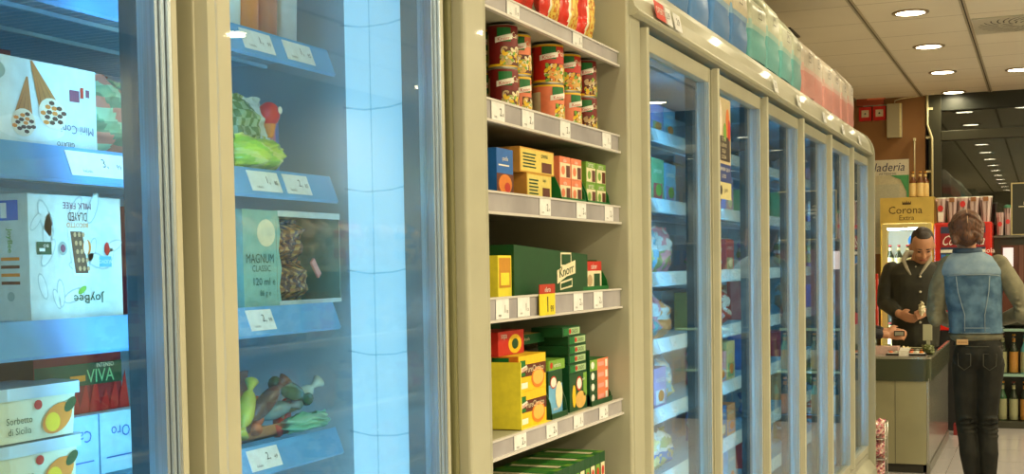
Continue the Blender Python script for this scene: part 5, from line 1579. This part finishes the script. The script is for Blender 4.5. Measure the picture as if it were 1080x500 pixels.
for s_ in (-1, 1):
    b = MB(); x = hipx + .018 + s_ * .048
    b.ellips((x, .03, .045), (.042, .10, .042), BLACK); b.ellips((x, -.03, .07), (.04, .045, .05), BLACK); b.box(x - .04, x + .04, -.065, .125, 0, .018, mat('shoe_sole', (.3, .3, .28), .6))
    b.build('shoe', W, .006)
HAIR = mat('auburn_hair', (.050, .018, .007), .5, color2=(.14, .052, .018), scale=26, bump=.5, aniso=(6, 6, 1))
b = MB()
def HP(x, y, z): return HC + HR @ Vector((x, y, z))
b.ellips(HP(0, .030, .030), (.088, .094, .092), HAIR, 20, 14, HR)
b.ellips(HP(0, .052, -.022), (.074, .055, .070), HAIR, 16, 12, HR)
for s_ in (-1, 1):
    for q in range(6):   # rolled braid along each side
        a = q / 5
        b.ellips(HP(s_ * (.080 - .016 * a), .03 + .062 * a, .035 - .105 * a), (.021, .021, .018), HAIR, 10, 8)
    for q in range(4):
        b.tube([HP(s_ * .004, .118 - q * .004, .085 - q * .035), HP(s_ * .035, .115 - q * .005, .07 - q * .03), HP(s_ * .072, .085, .035 - q * .025)], .009, HAIR, 8)
b.ellips(HP(0, .098, -.045), (.034, .025, .028), HAIR, 12, 8)
hr = remesh(b.build('hair', W), .006, 2)
b = MB(); b.tube([HP(0, .04, .122), HP(0, .085, .105), HP(0, .118, .068), HP(0, .126, .03)], .0022, mat('hair_parting', (.55, .34, .2), .6), 6); b.build('parting', hr)

# ---- man facing us, head bent
Mn = thing('person', 'man in dark jacket looking down at his hands behind the counter', 'person', (-.86, 9.76, 0))
MC = Vector((.060, -.125, 1.525)); MR = Matrix.Rotation(.22, 3, 'Z') @ Matrix.Rotation(.62, 3, 'X') 
b = MB()
head(b, MC, MR, SKIN, 1.04)
b.capsule((.01, 0, 1.38), .058, (.045, -.07, 1.47), .056, SKIN)
b.ellips((0, 0, 1.28), (.17, .10, .16), SKIN); b.ellips((0, .01, 1.05), (.15, .10, .18), SKIN); b.ellips((0, .02, .90), (.135, .10, .12), SKIN)
limb(b, [((-.175, 0, 1.37), .052), ((-.215, .0, 1.12), .040), ((-.095, -.20, 1.045), .030)], SKIN)
limb(b, [((.175, 0, 1.37), .052), ((.215, 0, 1.12), .040), ((.10, -.20, 1.06), .030)], SKIN)
hand(b, (-.095, -.205, 1.042), (.75, -.45, -.25), (.3, -.2, .8), SKIN, .7); hand(b, (.10, -.205, 1.06), (-.6, -.5, -.2), (-.3, -.2, .8), SKIN, .7)
for s_ in (-1, 1):
    limb(b, [((s_ * .065, .02, .84), .072), ((s_ * .075, .02, .47), .054), ((s_ * .08, .04, .28), .050), ((s_ * .08, .04, .09), .038)], SKIN)
remesh(b.build('body', Mn), .008)
face_bits(MC, MR, Mn, paint(40, 28, 20))
MH = mat('dark_brown_hair', (.022, .012, .006), .5, var=.4, scale=40, bump=.4)
def MP(x, y, z): return MC + MR @ Vector((x, y, z))
b = MB()
b.ellips(MP(0, .040, .050), (.079, .082, .079), MH, 20, 14, MR); b.ellips(MP(0, .060, -.01), (.072, .055, .066), MH, 16, 10, MR)
b.ellips(MP(0, .005, .085), (.056, .060, .040), MH, 16, 10, MR)
for s_ in (-1, 1): b.ellips(MP(s_ * .072, .022, .03), (.010, .030, .036), MH, 12, 8, MR)
remesh(b.build('hair', Mn), .006, 2)
JK = mat('dark_green_jacket', (.020, .020, .010), .6, var=.25, scale=14, bump=.3)
b = MB()
torso_loft(b, [(.80, 0, .02, .165, .125), (.95, 0, .015, .170, .125), (1.10, 0, .005, .172, .122), (1.24, 0, 0, .185, .120), (1.33, 0, 0, .195, .115), (1.38, .003, 0, .175, .10), (1.41, .006, -.01, .12, .085), (1.43, .01, -.015, .085, .075)], JK, noise_a=.01)
limb(b, [((-.165, 0, 1.355), .068), ((-.205, -.01, 1.23), .062), ((-.218, -.01, 1.12), .055), ((-.115, -.17, 1.05), .043)], JK)
limb(b, [((.165, 0, 1.355), .068), ((.205, -.01, 1.23), .062), ((.218, -.01, 1.12), .055), ((.12, -.17, 1.065), .043)], JK)
jk = remesh(b.build('jacket', Mn), .008, 3)
b = MB()
for z in (1.30, 1.20, 1.10, 1.00): b.lathe([(.0005, 0), (.008, 0), (.008, .004), (.0005, .005)], paint(220, 214, 190), 10, caps=False)
for z in (1.31, 1.20, 1.09, .98):
    b = MB(); b.ellips((.045, -.121 - (.0 if z > 1.2 else .002), z), (.009, .005, .009), paint(224, 218, 196), 10, 6); b.build('button', jk)
b = MB(); GH = mat('grey_hoodie', (.40, .37, .28), .85, var=.15, scale=18)
for s_ in (-1, 1):
    b.tube([(.01 + s_ * .03, -.115, 1.32), (.012 + s_ * .06, -.105, 1.37), (.015 + s_ * .092, -.06, 1.43), (.015 + s_ * .08, .02, 1.475), (.015, .055, 1.48)], [.008, .013, .019, .024, .026], GH, 10)
b.ellips((.012, -.05, 1.37), (.05, .055, .05), GH)
remesh(b.build('hoodie_collar', Mn), .007, 3)
b = MB()
MT_ = mat('dark_trousers', (.02, .02, .02), .7)
b.ellips((0, .02, .86), (.14, .11, .08), MT_)
for s_ in (-1, 1): limb(b, [((s_ * .065, .02, .80), .080), ((s_ * .075, .02, .47), .062), ((s_ * .08, .04, .10), .052)], MT_)
remesh(b.build('trousers', Mn), .01, 2)
for s_ in (-1, 1):
    b = MB(); b.ellips((s_ * .09, -.02, .045), (.046, .12, .043), BLACK); b.box(s_ * .09 - .045, s_ * .09 + .045, -.14, .09, 0, .015, BLACK); b.build('shoe', Mn, .004)
b = pouch(.07, .085, .03, lambda u, v: film(214, 204, 170), seed=80, crinkle=.02)
o = b.build('crumpled_bag', loc=(-.79, 9.47, 1.04)); o.rotation_euler.x = .3; tag(o, 'crumpled pale bag held in front of the dark jacket', 'bag')

# ---- cashier, only a forearm in view past the freezer
Cs = thing('person', 'cashier mostly hidden by the freezer, dark sleeve and hands reaching in', 'person', (-1.45, 9.25, 0))
b = MB()
CC = Vector((.03, 0, 1.42)); CRt = Matrix.Rotation(pi / 2, 3, 'Z') @ Matrix.Rotation(.3, 3, 'X')
head(b, CC, CRt, SKIN)
b.capsule((0, 0, 1.24), .05, (.02, 0, 1.36), .048, SKIN); b.ellips((0, 0, 1.14), (.09, .155, .15), SKIN); b.ellips((0, 0, .92), (.09, .13, .17), SKIN)
limb(b, [((0, -.16, 1.22), .045), ((.10, -.17, .98), .038), ((.44, -.06, .915), .027)], SKIN)
limb(b, [((0, .16, 1.22), .045), ((.10, .15, .98), .038), ((.42, .06, .93), .027)], SKIN)
hand(b, (.445, -.058, .915), (1, .15, -.02), (.0, .3, 1), SKIN, .6); hand(b, (.43, .06, .93), (1, -.1, -.1), (0, .3, 1), SKIN, .6)
for s_ in (-1, 1): limb(b, [((0, s_ * .08, .84), .08), ((.0, s_ * .09, .46), .052), ((0, s_ * .09, .08), .036)], SKIN)
remesh(b.build('body', Cs), .008)
SLV = mat('navy_black_sleeve', (.012, .013, .02), .7, var=.2, scale=14)
b = MB()
torso_loft(b, [(.80, 0, 0, .11, .15), (.95, 0, 0, .105, .15), (1.1, 0, 0, .11, .16), (1.2, 0, 0, .11, .17), (1.25, 0, 0, .09, .12), (1.28, 0, 0, .06, .07)], SLV)
limb(b, [((0, -.155, 1.21), .058), ((.10, -.17, .98), .048), ((.40, -.075, .92), .036)], SLV)
limb(b, [((0, .155, 1.21), .058), ((.10, .15, .98), .048), ((.39, .06, .935), .036)], SLV)
for s_ in (-1, 1): limb(b, [((0, s_ * .08, .82), .09), ((.0, s_ * .09, .46), .062), ((0, s_ * .09, .06), .05)], SLV)
remesh(b.build('dark_uniform', Cs), .009, 3)
b = MB(); b.ellips(CC + CRt @ Vector((0, .025, .035)), (.086, .094, .09), MH, 18, 12, CRt); remesh(b.build('hair', Cs), .008, 2)
b = MB(); b.box(-.035, .035, -.006, .006, -.018, .018, BLACK); b.box(-.028, .028, -.008, -.006, -.012, .012, STEEL)
o = b.build('hand_scanner', loc=(-.915, 9.17, .925)); tag(o, 'small black gadget held in the cashier hands', 'gadget')

# ------------------------------------------------------------------ bread shelves across the aisle (seen mirrored in the glass)
t = thing('bread_shelf', 'cream shelf rack of wrapped bread across the aisle, outside the picture', 'shelves', (1.62, 6.3, 0))
for y in (-2.2, 2.2): MB().box(-.02, .40, y - .02, y + .02, 0, 1.9, CREAM2).build('upright', t)
MB().box(.38, .40, -2.18, 2.18, 0, 1.9, CREAM2).build('back_panel', t)
for z in (.25, .65, 1.05, 1.45): MB().box(0, .38, -2.18, 2.18, z - .03, z, CREAM2).build('shelf', t)
bc = [(film(150, 110, 70), film(190, 150, 100), 'brown'), (film(196, 60, 44), film(220, 190, 150), 'red'), (film(200, 190, 170), film(150, 130, 100), 'pale'), (film(60, 90, 130), film(200, 180, 150), 'blue')]
cc = {}
for zi, z in enumerate((.25, .65, 1.05, 1.45)):
    for k in range(12):
        q = (k * 3 + zi) % 4
        if q not in cc:
            m1, m2, nm = bc[q]
            o = pouch(.26, .26, .14, lambda u, v: m1 if noise.noise(Vector((u * 5, v * 5, q))) > 0 else m2, nu=14, nv=18, seed=90 + q, crinkle=.02).build('bread_bag'); cc[q] = o
        else:
            o = cc[q].copy(); COL.objects.link(o)
        o.location = (1.75, 4.3 + k * .36, z); o.rotation_euler.z = pi
        tag(o, '%s wrapped loaf on the %s rack shelf across the aisle, outside the picture' % (bc[q][2], ('lowest', 'second', 'third', 'top')[zi]), 'bread', 'wrapped loaves across the aisle')
